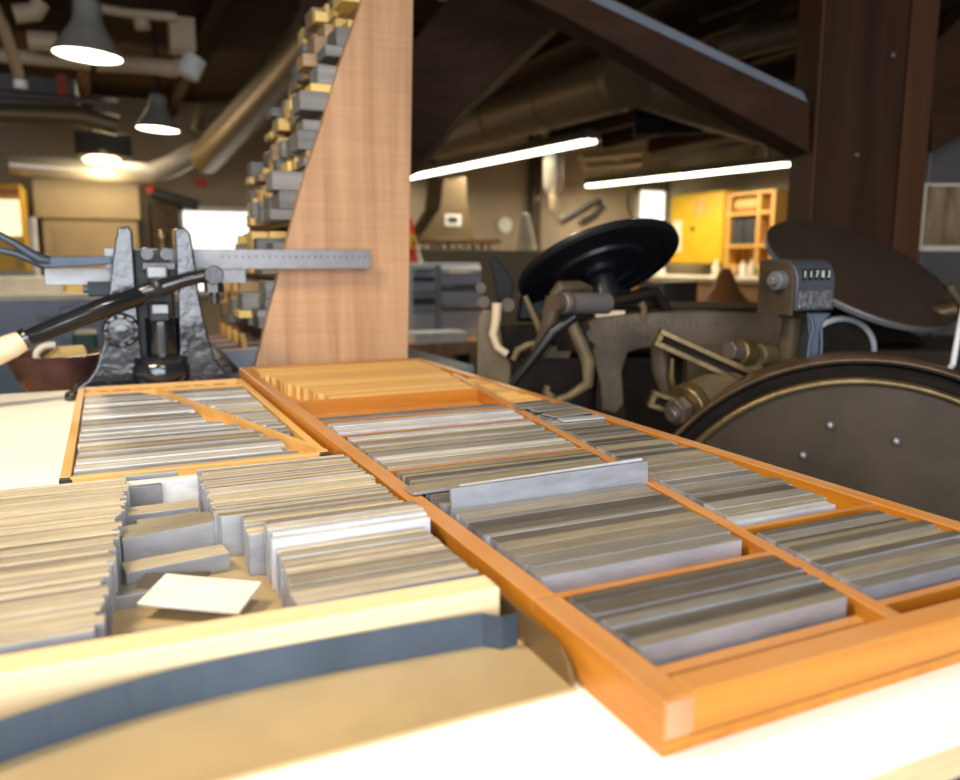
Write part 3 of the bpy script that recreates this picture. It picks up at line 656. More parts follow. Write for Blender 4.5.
# triangular bracket at the left of the frame
bk = pm()
bk.path([f3(571, 321, 1.72), f3(579, 340, 1.72), f3(588, 362, 1.72), f3(588, 384, 1.72), f3(570, 396, 1.72), f3(556, 401, 1.72)], [.012, .015, .016, .013, .010, .009], 10)
bk.path([f3(548, 386, 1.76), f3(546, 392, 1.76), f3(556, 402, 1.76), f3(562, 408, 1.76)], [.008, .010, .010, .010], 10)
bk.build('frame_bracket', 'press_t', pr, smooth=True)
pm().path([f3(554, 296, 1.72), f3(553, 312, 1.72), f3(547, 332, 1.72), f3(536, 353, 1.72)], [.018, .022, .018, .012], 12).build('roller_arm', 'press', pr, smooth=True)
pm().path([f3(525, 296, 1.82), f3(535, 318, 1.82), f3(542, 334, 1.82)], [.006, .008, .010], 10).build('link_rod', 'press_t', pr, smooth=True)
pm().path([f3(506, 392, 1.66), f3(530, 362, 1.66), f3(553, 332, 1.66), f3(575, 316, 1.66)], [.008, .010, .013, .011], 12).build('feed_lever', 'inkblack', pr, smooth=True)
pm().path([f3(513, 360, 1.80), f3(518, 350, 1.80), f3(528, 345, 1.80), f3(540, 343, 1.80), f3(556, 330, 1.8)], [.007, .009, .009, .008, .007], 10).build('curved_rod', 'press_t', pr, smooth=True)
pm().prism(pout([(516, 398), (528, 375), (560, 340), (572, 352), (560, 385), (540, 420), (516, 420)], 1.84), 1.84, 1.90, 'y').build('platen', 'press', pr, bevel=.004)
pm().prism(pout([(502, 326), (540, 327), (540, 352), (520, 360), (502, 352)], 1.90), 1.90, 1.96, 'y').build('platen_back', 'press_d', pr, bevel=.004)
# pale panel with a bent brass pipe on the left
pm().prism(pout([(477, 420), (477, 325), (479, 315), (484, 309), (492, 311), (500, 330), (505, 355), (520, 375), (520, 420)], 1.86), 1.86, 1.885, 'y').build('left_guard', 'press_t', pr, bevel=.003)
pm().path([f3(497, 303, 1.83), f3(496, 320, 1.83), f3(493, 334, 1.83), f3(497, 347, 1.83), f3(507, 354, 1.83)], [.012, .011, .010, .009, .009], 12).build('oil_pipe', 'pipe', pr, smooth=True)
pm().prism(pout([(489, 258), (496, 257), (505, 268), (514, 282), (512, 300), (498, 302), (494, 282)], 1.95), 1.95, 1.98, 'y').build('gripper_arm', 'black', pr, bevel=.003)
for px, py, r, m in ((481, 288, .012, 'press'), (484, 302, .014, 'press'), (508, 305, .016, 'press')):
    pm().tube(f3(px, py, 1.86), f3(px, py, 1.95), r, n=16).build('stud', m, pr, smooth=True)
# roller cylinder
a, b = Vector(f3(562, 303, 1.64)), Vector(f3(608, 303.5, 1.70))
cylr = pm().tube(a, b, .0215, .0225, 24).build('ink_roller', 'greymetal', pr, smooth=True, bevel=.003)
a2 = a+(a-b).normalized()*.018
pm().tube(a2, a+(b-a)*.22, .0185, .0185, 20).tube(a+(b-a)*.10, a+(b-a)*.16, .0240, .0240, 20).build('roller_collar', 'press', cylr, smooth=True)
pm().path([f3(553, 297, 1.76), f3(560, 288, 1.76), f3(580, 287, 1.78), f3(590, 290, 1.80)], [.012, .016, .014, .010], 12).build('roller_fork', 'press', pr, smooth=True)
pm().bb((fr(596, 318, 1.80)[0], 1.80, fr(596, 318, 1.8)[1]), (fr(625, 310, 1.8)[0], 1.90, fr(625, 311, 1.8)[1])).build('beige_highlight', 'pipe', pr)  # pale block stands in for a beige highlight on the frame
pm().prism(pout([(600, 318), (606, 300), (640, 292), (658, 287), (664, 297), (672, 308), (684, 316)], 1.88), 1.88, 1.98, 'y').build('disc_bracket', 'press_d', pr, bevel=.006)
pm().path([f3(612, 302, 1.82), f3(630, 298, 1.82), f3(655, 292, 1.84), f3(668, 312, 1.84)], [.010, .012, .013, .012], 10).build('throw_off_rod', 'press_d', pr, smooth=True)
pm().path([f3(643, 318, 1.78), f3(644, 308, 1.77), f3(641, 303, 1.77)], [.008, .007, .009], 10).build('latch', 'press_t', pr, smooth=True)
pm().prism(pout([(516, 322), (520, 294), (540, 286), (600, 284), (640, 292), (640, 322)], 2.02), 2.02, 2.20, 'y').build('disc_housing', 'inkblack', pr, bevel=.01)
# ink disc seen from below, with raised rings and hub
n3 = Vector((.30, -.50, -.81))
vd = Vector(f3(599, 269, 1.95)); vdir = (vd-Vector((0, 0, EYE))).normalized()
side = Vector((.94, 0, .34)); side = (side-vdir*side.dot(vdir)).normalized(); mn = vdir.cross(side).normalized()
if mn.z > 0: mn = -mn
n3 = (-vdir*.40+mn*.917).normalized()
R0 = .200
pm().lathe([(0, .020), (.022, .020), (.040, .017), (.042, .004), (R0*.46, .004), (R0*.48, .010), (R0*.56, .010), (R0*.58, .002), (R0*.80, 0), (R0*.82, .005), (R0*.97, .004), (R0, -.002), (R0, -.012), (R0*.97, -.016), (0, -.016)], vd, n3, 72).build('ink_disc', 'inkblack', pr, smooth=True)
pm().tube(vd+n3*.018, vd+n3*.08+Vector((.0, .02, -.02)), .030, .050, 20).build('disc_spindle', 'inkblack', pr, smooth=True)
# toggle links, shafts and nuts in front of the frame
def bars(p0, p1, D, w, off, nm, mt):
    p, q = Vector(f3(*p0, D)), Vector(f3(*p1, D)); d = (q-p).normalized(); nrm = Vector((-d.z, 0, d.x))
    b_ = pm()
    for s_ in (-1, 1):
        c0, c1 = p+nrm*off*s_, q+nrm*off*s_
        b_.prism([((c0+nrm*w).x, (c0+nrm*w).z), ((c1+nrm*w).x, (c1+nrm*w).z), ((c1-nrm*w).x, (c1-nrm*w).z), ((c0-nrm*w).x, (c0-nrm*w).z)], D, D+.025, 'y')
    b_.prism([((p+nrm*off).x, (p+nrm*off).z), ((p-nrm*off).x, (p-nrm*off).z), ((p+d*.012-nrm*off).x, (p+d*.012-nrm*off).z), ((p+d*.012+nrm*off).x, (p+d*.012+nrm*off).z)], D+.002, D+.023, 'y')
    o = b_.build(nm, mt, pr, bevel=.0025); s0, s1 = p+d*.012, q
    pm().prism([((s0+nrm*off).x, (s0+nrm*off).z), ((s1+nrm*off).x, (s1+nrm*off).z), ((s1-nrm*off).x, (s1-nrm*off).z), ((s0-nrm*off).x, (s0-nrm*off).z)], D+.012, D+.022, 'y').build('slot_bar', 'press_d', o)
    return o
bars((658, 337), (762, 384), 1.58, .0065, .0125, 'slotted_link', 'gold')
bars((651, 399), (684, 410), 1.56, .0055, .0125, 'slotted_link', 'gold')
pm().path([f3(660, 344, 1.66), f3(662, 370, 1.66), f3(668, 392, 1.66)], [.020, .022, .018], 12).build('link_post', 'press', pr, smooth=True)
pm().path([f3(672, 358, 1.63), f3(671, 378, 1.63), f3(675, 392, 1.63)], [.006, .008, .006], 10).build('brass_strap', 'gold', pr, smooth=True)
a, b = Vector(f3(690, 406, 1.56)), Vector(f3(750, 378, 1.66))
pm().tube(a, b, .046, .046, 32).build('crank_shaft', 'press_t', pr, smooth=True)
pm().tube(a+(a-b).normalized()*.016, a+(b-a)*.05, .046, .049, 32).build('shaft_collar', 'gold', pr, smooth=True, bevel=.004)
nv = (a-b).normalized()
pm().tube(a+nv*.018, a+nv*.045, .028, .028, 6).tube(a+nv*.045, a+nv*.058, .016, .014, 16).build('hex_nut', 'nut', pr, bevel=.002)
a, b = Vector(f3(737, 352, 1.62)), Vector(f3(790, 360, 1.70))
pm().tube(a+(b-a)*.36, b, .024, .032, 24).build('upper_shaft', 'press_t', pr, smooth=True, bevel=.003)
pm().tube(a, a+(b-a)*.22, .029, .029, 20).build('shaft_collar', 'gold', pr, smooth=True, bevel=.004)
nv = (a-b).normalized()
pm().tube(a+nv*.026, a-nv*.002, .021, .021, 6).build('hex_nut', 'nut', pr, bevel=.003)
pm().path([f3(788, 370, 1.64), f3(789, 345, 1.64), f3(792, 318, 1.64)], [.016, .020, .018], 12).build('counter_pillar', 'press_t', pr, smooth=True)
# flywheel with a sheet metal guard disc
u_, z_ = fr(850, 590, 1.36); z_ = .57; wc = Vector((.690, 1.402, .563))
ax = Vector((-.34, -.94, .0)).normalized()
RW = .42
fl = pm().lathe([(RW-.030, -.115), (RW-.003, -.115), (RW, -.110), (RW, .004), (RW-.0025, .0085), (RW-.0045, .0085), (RW-.0045, -.05), (RW-.030, -.05)], wc, ax, 128, closed=True).build('flywheel', 'wheel_rim', pr, smooth=True)
pm().lathe([(RW-.0048, -.055), (RW-.0048, .0080), (RW-.009, .0085), (RW-.016, -.012), (RW-.034, -.014), (RW-.034, -.055)], wc, ax, 128, closed=True).build('rim_recess', 'press_d', fl, smooth=True)
pm().lathe([(0, -.050), (RW-.035, -.050), (RW-.035, .000), (RW-.052, .004), (.10, .004), (0, .004)], wc, ax, 128).build('guard_disc', 'wheel', fl, smooth=True)
pm().lathe([(RW-.0425+.0078*math.cos(a), .003+.009*math.sin(a)) for a in [2*PI*k/12 for k in range(12)]], wc, ax, 128, closed=True).build('brass_ring', 'gold', fl, smooth=True)
t1 = ax.cross(Vector((0, 0, 1))).normalized()
for px, py in ((830, 425), (803, 455), (896, 441)):
    dv = Vector(f3(px, py, 1.0))-Vector((0, 0, EYE)); tq = (wc+ax*.004-Vector((0, 0, EYE))).dot(ax)/dv.dot(ax); p = Vector((0, 0, EYE))+dv*tq
    p = p-ax*((p-wc).dot(ax))+ax*.004
    pm().ball(p+ax*.003, .0075, 14).build('rivet', 'steel', fl, smooth=True)
pm().tube(wc-ax*.05, wc-ax*.45, .035, .035, 24).build('axle', 'press_d', fl, smooth=True)
# counter on its post
DC = 1.50
cb = pm(); pf = []
zt = fr(800, 259, DC)[1]; zb2 = fr(800, 313, DC)[1]
ua = fr(797, 285, DC)[0]; ub = ua+.090
def arc(cx, cz, r, a0, a1, n=8): return [(cx+r*math.cos(a0+(a1-a0)*k/n), cz+r*math.sin(a0+(a1-a0)*k/n)) for k in range(n+1)]
hh = zt-zb2; rr = .042; CDp = .098
sec = [(DC, zb2+.004), (DC, zt-rr)] + arc(DC+rr, zt-rr, rr, PI, PI/2)[1:] + [(DC+CDp, zt), (DC+CDp, zb2)]
cb.prism(sec, ua, ub, 'x')
ctr = cb.build('impression_counter', 'counter', pr, smooth=True, bevel=.002)
pm().prism([(DC+.006, zb2-.006), (DC+.004, zt-rr)]+arc(DC+rr, zt-rr, rr-.004, PI, PI/2)[1:]+[(DC+CDp+.003, zt-.004), (DC+CDp+.003, zb2-.006)], ua-.006, ua-.0005, 'x').build('counter_end_plate', 'press', ctr, bevel=.001)
p = Vector((ua-.005, DC+.036, zt-.040))
pm().tube(p, p+Vector((-.018, -.002, 0)), .019, .018, 24).tube(p+Vector((-.018, -.002, 0)), p+Vector((-.030, -.003, 0)), .010, .010, 6).build('counter_nut', 'steel', ctr, bevel=.001)
zw = fr(815, 274.5, DC)[1]
wu = ub-ua; D5 = '11783'
for k in range(5):
    uc = ua+wu*(.17+.155*k)
    pm().box((uc, DC-.0006, zw), (.0080, .003, .021)).build('counter_window', 'black', ctr, bevel=.001)
    fc = bpy.data.curves.new('digit', 'FONT'); fc.body = D5[k]; fc.size = .0180; fc.align_x = 'CENTER'; fc.align_y = 'CENTER'; fc.extrude = .0004
    fo = bpy.data.objects.new('digit', fc); C.objects.link(fo); fo.parent = ctr; fc.materials.append(M['digit'])
    fo.matrix_local = (ctr.matrix_basis.inverted() @ pr.matrix_basis.inverted()) @ FR @ Matrix.Translation((uc, DC-.0026, zw)) @ Matrix.Rotation(PI/2, 4, 'X') @ Matrix.Diagonal((.72, 1, 1, 1))
    bpy.context.view_layer.update(); dg = bpy.context.evaluated_depsgraph_get()
    me = bpy.data.meshes.new_from_object(fo.evaluated_get(dg)); ml = fo.matrix_local.copy(); bpy.data.objects.remove(fo)
    me.name = 'numeral'; fo = bpy.data.objects.new('numeral', me); C.objects.link(fo); fo.parent = ctr; fo.matrix_local = ml
zp0, zp1 = fr(815, 309, DC)[1], fr(815, 291, DC)[1]
pm().bb((ua+.006, DC-.002, zp0), (ub-.004, DC+.004, zp1)).build('name_plate', 'plate', ctr, bevel=.002)
pv_ = Vector((ua-PX, DC-PD, 0)); Rz = Matrix.Rotation(math.radians(20), 3, 'Z')
ctr.location = pv_-Rz @ pv_; ctr.rotation_euler = (0, 0, math.radians(20))
um = fr(818, 330, DC)[0]; zl = .93
ps = pm().prism([(um-.018, zb2-.001), (um+.030, zb2-.001), (um+.016, zb2-.018), (um+.010, zb2-.045), (um+.013, zl), (um-.016, zl), (um-.012, zb2-.040), (um-.014, zb2-.020)], DC+.012, DC+.05, 'y').build('counter_post', 'gunblue', pr, bevel=.003)
pm().path([(um-.011, DC+.010, zb2-.004), (um-.006, DC+.008, zb2-.030), (um-.012, DC+.008, zb2-.060), (um-.013, DC+.008, zl)], .0035, 8).path([(um+.010, DC+.010, zb2-.030), (um+.012, DC+.008, zb2-.060), (um+.012, DC+.008, zl)], .0035, 8).build('post_rib', 'gunblue', ps, smooth=True)
pm().bb((um-.05, DC, zl-.06), (um+.06, DC+.30, zl+.002)).build('post_bracket', 'press_d', pr)
casting = mk.build('raised_marks', 'press', pr)
casting.data.materials[0] = M['press']

# ------------------------------------------------------------------ second press at the right
_o = FR @ Vector((1.25, 2.25, 0))
p2 = thing('platen_press', tuple(_o), 'brown iron press with a big tilted ink-stained disc in front of the timber post', 'printing press', None, -YAW)
D2 = 2.15
vd = Vector(f3(861, 270, D2)); vdir = (vd-Vector((0, 0, EYE))).normalized()
side = Vector((.913, 0, -.408)); side = (side-vdir*side.dot(vdir)).normalized(); mn = vdir.cross(side).normalized()
if mn.z < 0: mn = -mn
n3 = (-vdir*.345+mn*.939).normalized()
R2 = .260
pm().lathe([(0, .004), (R2*.985, .004), (R2, 0), (R2, -.012), (R2*.96, -.016), (.04, -.03), (0, -.03)], vd, n3, 80).build('ink_disc', 'inkbrown', p2, smooth=True)
pm().lathe([(R2+.0005, .002), (R2+.0022, 0), (R2+.0022, -.0115), (R2+.0005, -.013)], vd, n3, 80, closed=True).build('polished_edge', 'steel', p2, smooth=True)
pm().tube(vd-n3*.02, vd-n3*.16, .035, .045, 24).build('disc_spindle', 'press_d', p2, smooth=True)
ue, ze = fr(960, 352, 2.1)
uf, zf = fr(842, 338, 2.1)
pm().bb((uf, 2.10, .10), (ue+.25, 2.55, ze+.005)).build('press_body', 'wheel', p2, bevel=.008)
pm().bb((uf+.05, 2.08, 0), (ue+.3, 2.60, .10)).build('base_plate', 'press_d', p2)
gc = Vector(f3(838, 350, 2.05))
pm().lathe([(.076, -.02), (.088, -.02), (.088, .02), (.076, .02)], gc, (-.1, -1, 0), 64, closed=True).build('pulley_rim', 'steel', p2, smooth=True)
pm().lathe([(0, -.012), (.077, -.012), (.077, .012), (0, .012)], gc, (-.1, -1, 0), 64).build('pulley_web', 'press_d', p2, smooth=True)
c = Vector(f3(919, 328, 2.06))
pm().tube(c+Vector((-.02, .02, .02)), c+Vector((.075, -.03, .05)), .026, .022, 20).build('adjusting_screw', 'wheel_rim', p2, smooth=True)
pm().path([c+Vector((-.03, -.02, -.01)), c+Vector((0, -.03, 0)), c+Vector((.025, -.03, -.02))], [.005, .006, .004], 10).build('small_lever', 'gold', p2, smooth=True)
pm().path([f3(949, 285, 2.15), f3(957, 298, 2.15), f3(975, 310, 2.15)], [.010, .014, .012], 10).build('disc_pawl', 'press_t', p2, smooth=True)
pm().prism(pout([(847, 340), (850, 322), (880, 318), (905, 325), (930, 345)], 2.2), 2.2, 2.3, 'y').build('disc_bracket', 'press_d', p2, bevel=.005)
lo_ = Vector(f3(950, 372, 1.88))
o = pm().path([lo_+Vector((-.01, .23, -.12)), lo_+Vector((-.005, .03, -.03)), f3(953, 364, 1.86), f3(959, 330, 1.88), f3(968, 285, 1.90)], .0065, 10)
o = o.build('pale_rod', 'white', p2, smooth=True); o['label'] = 'pale thin rod'

# ------------------------------------------------------------------ timber post with braces
DP = 2.80
up = lambda px, py=150: fr(px, py, DP)[0]
tp = thing('timber_post', tuple(FR @ Vector(((up(797)+up(935))/2, DP+.2, 0))), 'massive dark timber post with reddish side planks standing behind the presses', 'timber post', None, -YAW)
pm().bb((up(818), DP, 0), (up(899), DP+.21, ZC)).build('core', 'timber', tp, bevel=.004)
pm().bb((up(818)-.012, DP+.006, 0), (up(818)-.0005, DP+.215, ZC)).build('side_plank', 'timber2', tp, bevel=.002)
pm().bb((up(899)+.0005, DP-.012, 0), (up(926), DP+.21, ZC)).build('side_plank', 'timber2', tp, bevel=.003)
for px, py in ((893, 55), (857, 155)):
    pm().ball(f3(px, py, DP-.002), .008, 10).build('nail_head', 'steel', tp, smooth=True)
zl_ = ZC
def brace(pts, nm, lab, D0, D1, mt='timber_x'):
    o = pm().prism(pout(pts, D0), D0, D1, 'y').build(nm, mt, bevel=.004); return tag(o, lab, 'timber brace')
lb = brace([(810, 104), (560, -14), (430, -74), (300, -90), (300, -76), (440, -46), (560, 14), (625, 50), (700, 93), (810, 153)], 'timber_brace', 'thick dark timber brace rising leftwards from the big timber post', DP+.03, DP+.20)
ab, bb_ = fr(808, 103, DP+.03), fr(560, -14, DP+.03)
o = pm().prism([(ab[0], ab[1]+.001), (ab[0]-.02, ab[1]+.036), (bb_[0], bb_[1]+.036), (bb_[0], bb_[1]+.001)], DP+.03, DP+.20, 'y').build('lit_top_face', 'slate', lb)  # grey slab puts the light on the brace's upper face into colour
o['label'] = 'grey strip for the lit top face'
brace([(932, 45), (1010, -30), (1090, -90), (1200, -90), (1050, 80), (990, 120), (932, 152)], 'timber_brace', 'dark timber brace rising rightwards from the big timber post', DP+.03, DP+.24)
# left post hidden behind the rack, its brace leaning right
DL = 3.6
o = pm().prism(pout([(372, 190), (414, 168), (468, 105), (560, 20), (640, -60), (520, -60), (470, -30), (414, 40), (372, 70)], DL), DL, DL+.22, 'y').build('timber_brace', 'timber_x', bevel=.004)
tag(o, 'dark timber brace rising from behind the tapering side board of the rack', 'timber brace')
ua_, ub_ = fr(300, 200, DL)[0], fr(372, 200, DL)[0]
o = pm().bb((ua_+.03, DL, 0), (ub_-.002, DL+.3, ZC)).build('timber_post', 'timber')
tag(o, 'dark timber post standing hidden behind the block rack', 'timber post')
o = pm().bb((-.6, DL+.02, 2.62), (3.4, DL+.30, ZC-.001)).build('ceiling_beam', 'timber_x')
tag(o, 'heavy dark timber beam crossing under the ceiling above the braces', 'timber beam')
# grey cabinet at the right with a photo print
DG = 3.05
ug = fr(919, 200, DG)[0]
cbn = thing('steel_cabinet', tuple(FR @ Vector((ug+.4, DG+.3, 0))), 'blue-grey steel cabinet standing right of the timber post', 'cabinet', None, -YAW)
pm().bb((ug, DG, .05), (ug+.9, DG+.5, 1.62)).build('body', 'greymetal', cbn, bevel=.006)
pm().bb((ug+.02, DG-.012, .10), (ug+.44, DG-.0005, 1.58)).build('door', 'greymetal', cbn, bevel=.003)
pm().bb((ug+.45, DG-.012, .10), (ug+.88, DG-.0005, 1.58)).build('door', 'greymetal', cbn, bevel=.003)
pm().bb((ug+.02, DG+.02, 0), (ug+.88, DG+.48, .05)).build('plinth', 'darkmetal', cbn)
a, b = fr(925, 183, DG-.03), fr(1006, 251, DG-.03)
pst = thing('photo_print', tuple(FR @ Vector(((a[0]+b[0])/2, DG-.03, b[1]))), 'curled brown photo print with a white border taped to the steel cabinet', 'photo print', None, -YAW)
pm().prism([(a[0], DG-.030), (a[0]+.03, DG-.020), (a[0]+.10, DG-.0145), (b[0], DG-.0135), (b[0], DG-.0125), (a[0]+.10, DG-.0135), (a[0]+.03, DG-.019), (a[0], DG-.029)], b[1], a[1], 'z').build('paper', 'cream', pst)
pm().prism([(a[0]+.012, DG-.0275), (a[0]+.03, DG-.0212), (a[0]+.10, DG-.0157), (b[0]-.012, DG-.0147), (b[0]-.012, DG-.0143), (a[0]+.10, DG-.0152), (a[0]+.03, DG-.0207), (a[0]+.012, DG-.027)], b[1]+.020, a[1]-.010, 'z').build('picture', 'poster', pst)

# ------------------------------------------------------------------ workshop behind: ceiling lamps, pipes and ducts
def pv(px, py, Y): x, z = on_y(px, py, Y); return Vector((x, Y, z))
def pendant(px, py, Y, rpx, lab, cord_to=ZC):
    x, z = on_y(px, py, Y); r = rpx*Y/F_PX*.80
    L = thing('pendant_lamp', (x, Y, z), lab, 'lamp', 'enamel pendant lamps over the workshop')
    tilt = (0.06, 0, 1)
    MB().lathe([(r, 0), (r*1.01, .012), (r*.93, .03), (r*.72, r*.55), (r*.50, r*.90), (r*.42, r*1.10), (r*.40, r*1.55), (r*.30, r*1.65), (0, r*1.65), (0, r*1.5), (r*.34, r*1.2), (r*.68, r*.5), (r*.96, .004)], (x, Y, z), tilt, 40, closed=True).build('lamp_shade', 'shade', L, smooth=True)
    MB().lathe([(0, .006), (r*.95, .006), (r*.93, .012), (0, .014)], (x, Y, z), tilt, 40).build('lamp_glass', 'lit', L, smooth=True)
    MB().tube((x+.06*r*1.6, Y, z+r*1.6), (x+.06*r*1.6, Y, cord_to), .012, n=8).build('cord', 'darkmetal', L)
    return (x, Y, z)
lp1 = pendant(88, 57, 4.6, 35.5, 'big grey pendant lamp with a bright face, nearer of the two hanging at left')
lp2 = pendant(158, 130, 6.8, 23.5, 'smaller-looking grey pendant lamp farther back, left of the block rack')
def flu(p0, p1, z, lab):
    a = Vector((*on_z(*p0, z), z)); b = Vector((*on_z(*p1, z), z)); d = (b-a).normalized(); s = Vector((d.y, -d.x, 0))
    T = thing('fluorescent_fixture', tuple((a+b)/2), lab, 'light fixture', 'long fluorescent fixtures')
    for k in (-.035, .035): MB().tube(a+s*k, b+s*k, .019, n=12).build('tube', 'tube', T, smooth=True)
    hb = MB(); up_ = Vector((0, 0, .03))
    hb.add([a+s*.12+up_*.2, b+s*.12+up_*.2, b+s*.05+up_*3.4, a+s*.05+up_*3.4, a-s*.12+up_*.2, b-s*.12+up_*.2, b-s*.05+up_*3.4, a-s*.05+up_*3.4],
           [(0, 1, 2, 3), (5, 4, 7, 6), (3, 2, 6, 7), (1, 0, 4, 5)][:3] + [(0, 3, 7, 4), (1, 5, 6, 2)])
    hb.build('reflector', 'shade', T)
    for q in (.15, .85):
        c = a+(b-a)*q; MB().tube(c+up_*3, (c.x, c.y, ZC-.19), .006, n=6).build('hanger', 'darkmetal', T)
    return a, b
fa = flu((405, 178.5), (592, 141), 2.25, 'long glowing fluorescent fixture just right of the tapering side board')
fb = flu((588, 186), (790, 164), 2.25, 'long glowing fluorescent fixture left of the big timber post')
def tagm(o, lab, cat, group=None): return tag(o, lab, cat, group)
# round ducts at the right
a = Vector((*on_z(418, 142, 2.35), 2.35)); b = Vector((*on_z(622, 80, 2.35), 2.35))
d = (b-a); b2 = a+d*1.02
du = thing('ceiling_duct', tuple(a+d*.5), 'big round brownish duct running away under the ceiling above the fluorescent lights', 'duct')
MB().tube(a, b2, .20, n=32).build('pipe', 'duct', du, smooth=True)
for q in (.25, .5, .75, .985): MB().tube(a+d*(q-.004), a+d*(q+.004), .207, n=32).build('band', 'duct', du, smooth=True)
c = b2+d.normalized()*.05
o = MB().path([pv(620, 80, 5.2), pv(650, 88, 5.1), pv(700, 104, 5.0), pv(760, 122, 4.9)], .16, 24).build('ceiling_duct', 'duct', smooth=True)
tag(o, 'cream round duct crossing behind the thick left timber brace', 'duct')
bl_ = thing('ceiling_blower', tuple(pv(668, 120, 5.45)), 'short black blower drum with a reddish cone end under the cream duct', 'blower')
MB().tube(pv(634, 122, 5.6), pv(703, 119, 5.3), .115, n=28).build('drum', 'black', bl_, smooth=True)
MB().tube(pv(704, 118, 5.3), pv(745, 131, 5.2), .105, .03, n=28).build('cone_end', 'wheel_rim', bl_, smooth=True)
o = MB().path([pv(655, 160, 6.2), pv(700, 151, 6.0), pv(745, 143, 5.8), pv(760, 141, 5.8), pv(767, 146, 5.8), pv(768, 158, 5.8)], .022, 10).build('ceiling_pipe', 'pipe', smooth=True)
tag(o, 'cream bent pipe just above the right fluorescent fixture', 'pipe')
o = MB().path([pv(700, 20, 4.6), pv(740, 6, 4.5), pv(760, -4, 4.4)], .018, 8).build('ceiling_pipe', 'gold', smooth=True)
tag(o, 'thin brass pipe under the ceiling left of the timber post', 'pipe')
o = MB().tube(pv(716, 50, 4.9), pv(800, 30, 4.6), .10, n=24).build('ceiling_duct', 'duct', smooth=True)
tag(o, 'yellowish round duct high above the brace beside the timber post', 'duct')
o = MB().path([pv(560, -14, 4.2), pv(500, -4, 4.2), pv(440, -12, 4.2)], .06, 16).build('ceiling_duct', 'pipe', smooth=True)
tag(o, 'pale duct end peeping in at the top edge above the braces', 'duct')
# silver flue and flexible hose
o = MB().lathe([(0, 0), (.05, 0), (.105, .08), (.105, .52), (0, .52)], pv(553, 195, 7.6), (0, 0, 1), 24).build('flue_pipe', 'pipe_s', smooth=True)
tag(o, 'shiny vertical flue pipe hanging below the first fluorescent fixture', 'flue pipe')
o = MB().path([pv(553, 193, 7.5), pv(554, 206, 7.5), pv(558, 216, 7.5), pv(563, 220, 7.5)], [.04, .045, .04, .035], 14).build('ceiling_elbow', 'pipe', smooth=True)
tag(o, 'cream pipe elbow below the shiny vertical flue pipe', 'pipe')
o = MB().path([pv(560, 222, 7.4), pv(575, 214, 7.4), pv(590, 205, 7.4), pv(600, 201, 7.4), pv(603, 207, 7.4), pv(595, 216, 7.4), pv(580, 224, 7.4)], .045, 14).build('hanging_hose', 'pipe_s', smooth=True)
tag(o, 'silvery looped hose right of the flue pipe, above the black ink disc', 'hose')
for k, (x0, y0, x1, y1) in enumerate(((580, 158, 640, 152), (585, 168, 640, 163), (600, 150, 622, 160))):
    o = MB().tube(pv(x0, y0, 8.2+.2*k), pv(x1, y1, 8.2+.2*k), .045, n=12).build('ceiling_pipe', 'pipe', smooth=True)
    tag(o, '%s cream pipe from the top in the tangle right of the flue pipe' % nth(k), 'pipe', 'pipes right of the flue')
# left ceiling pipes
def lpipe(pts, Y, r, lab, mt='pipe', nm='ceiling_pipe', cat='pipe'):
    Ys = Y if isinstance(Y, (list, tuple)) else [Y]*len(pts)
    return tag(MB().path([pv(x, y, yy) for (x, y), yy in zip(pts, Ys)], r, 14).build(nm, mt, smooth=True), lab, cat)
lpipe([(-8, 5), (4, 28), (14, 58), (18, 74)], [4.4, 4.7, 5.1, 5.3], .030, 'cream pipe slanting down at the left edge, left of the big pendant lamp')
lpipe([(20, 80), (20.5, 88)], 5.3, .036, 'white pipe end cap below the slanting cream pipe', 'white', 'ceiling_fitting', 'pipe')
lpipe([(-10, 54), (60, 60), (90, 63)], 5.9, .045, 'cream horizontal pipe behind the big pendant lamp at left')
lpipe([(96, 63), (140, 65), (175, 69), (181, 64)], 6.0, .055, 'cream horizontal pipe right of the big pendant lamp')
lpipe([(28, 40), (58, 42)], 5.6, .055, 'short cream pipe stub left of the big pendant lamp')
lpipe([(14, 14), (35, 12), (40, 2)], 5.6, .055, 'cream pipe elbow in the top left corner')
lpipe([(100, 8), (128, 13), (176, 17)], 5.8, .030, 'thin cream pipe at the top right of the big pendant lamp')
lpipe([(141, 19), (143, 29)], 5.8, .050, 'cream pipe tee under the thin pipe near the top')
a, c = on_y(168, 16, 5.9), on_y(196, 52, 5.9)
o = MB().bb((a[0], 5.85, c[1]), (c[0], 6.05, a[1])).build('ceiling_duct', 'pipe', bevel=.01); tag(o, 'pale vertical duct box hanging under the ceiling right of the pendant lamps', 'duct')
o = MB().path([pv(187, 76, 5.7), pv(195, 58, 5.7)], .075, 16).build('ceiling_elbow', 'white', smooth=True); tag(o, 'white pipe elbow under the pale vertical duct box', 'pipe')
a, c = on_y(-30, 70, 7.4), on_y(78, 112, 7.4)
o = MB().bb((a[0], 7.38, c[1]), (c[0], 7.7, a[1])).build('hanging_heater', 'greymetal', bevel=.01); tag(o, 'grey box heater hanging behind the big pendant lamp', 'heater')
a, c = on_y(56, 74, 7.36), on_y(68, 103, 7.36)
o = MB().bb((a[0], 7.355, c[1]), (c[0], 7.375, a[1])).build('warning_sign', 'red'); tag(o, 'small red sign on the grey hanging heater', 'sign')
lpipe([(-10, 92), (60, 98), (118, 104)], 7.2, .025, 'thin grey conduit crossing in front of the hanging heater', 'greymetal', 'ceiling_conduit', 'conduit')
lpipe([(-20, 113), (80, 116), (118, 126)], 7.0, .075, 'yellowish duct under the grey hanging heater', 'duct', 'ceiling_duct', 'duct')
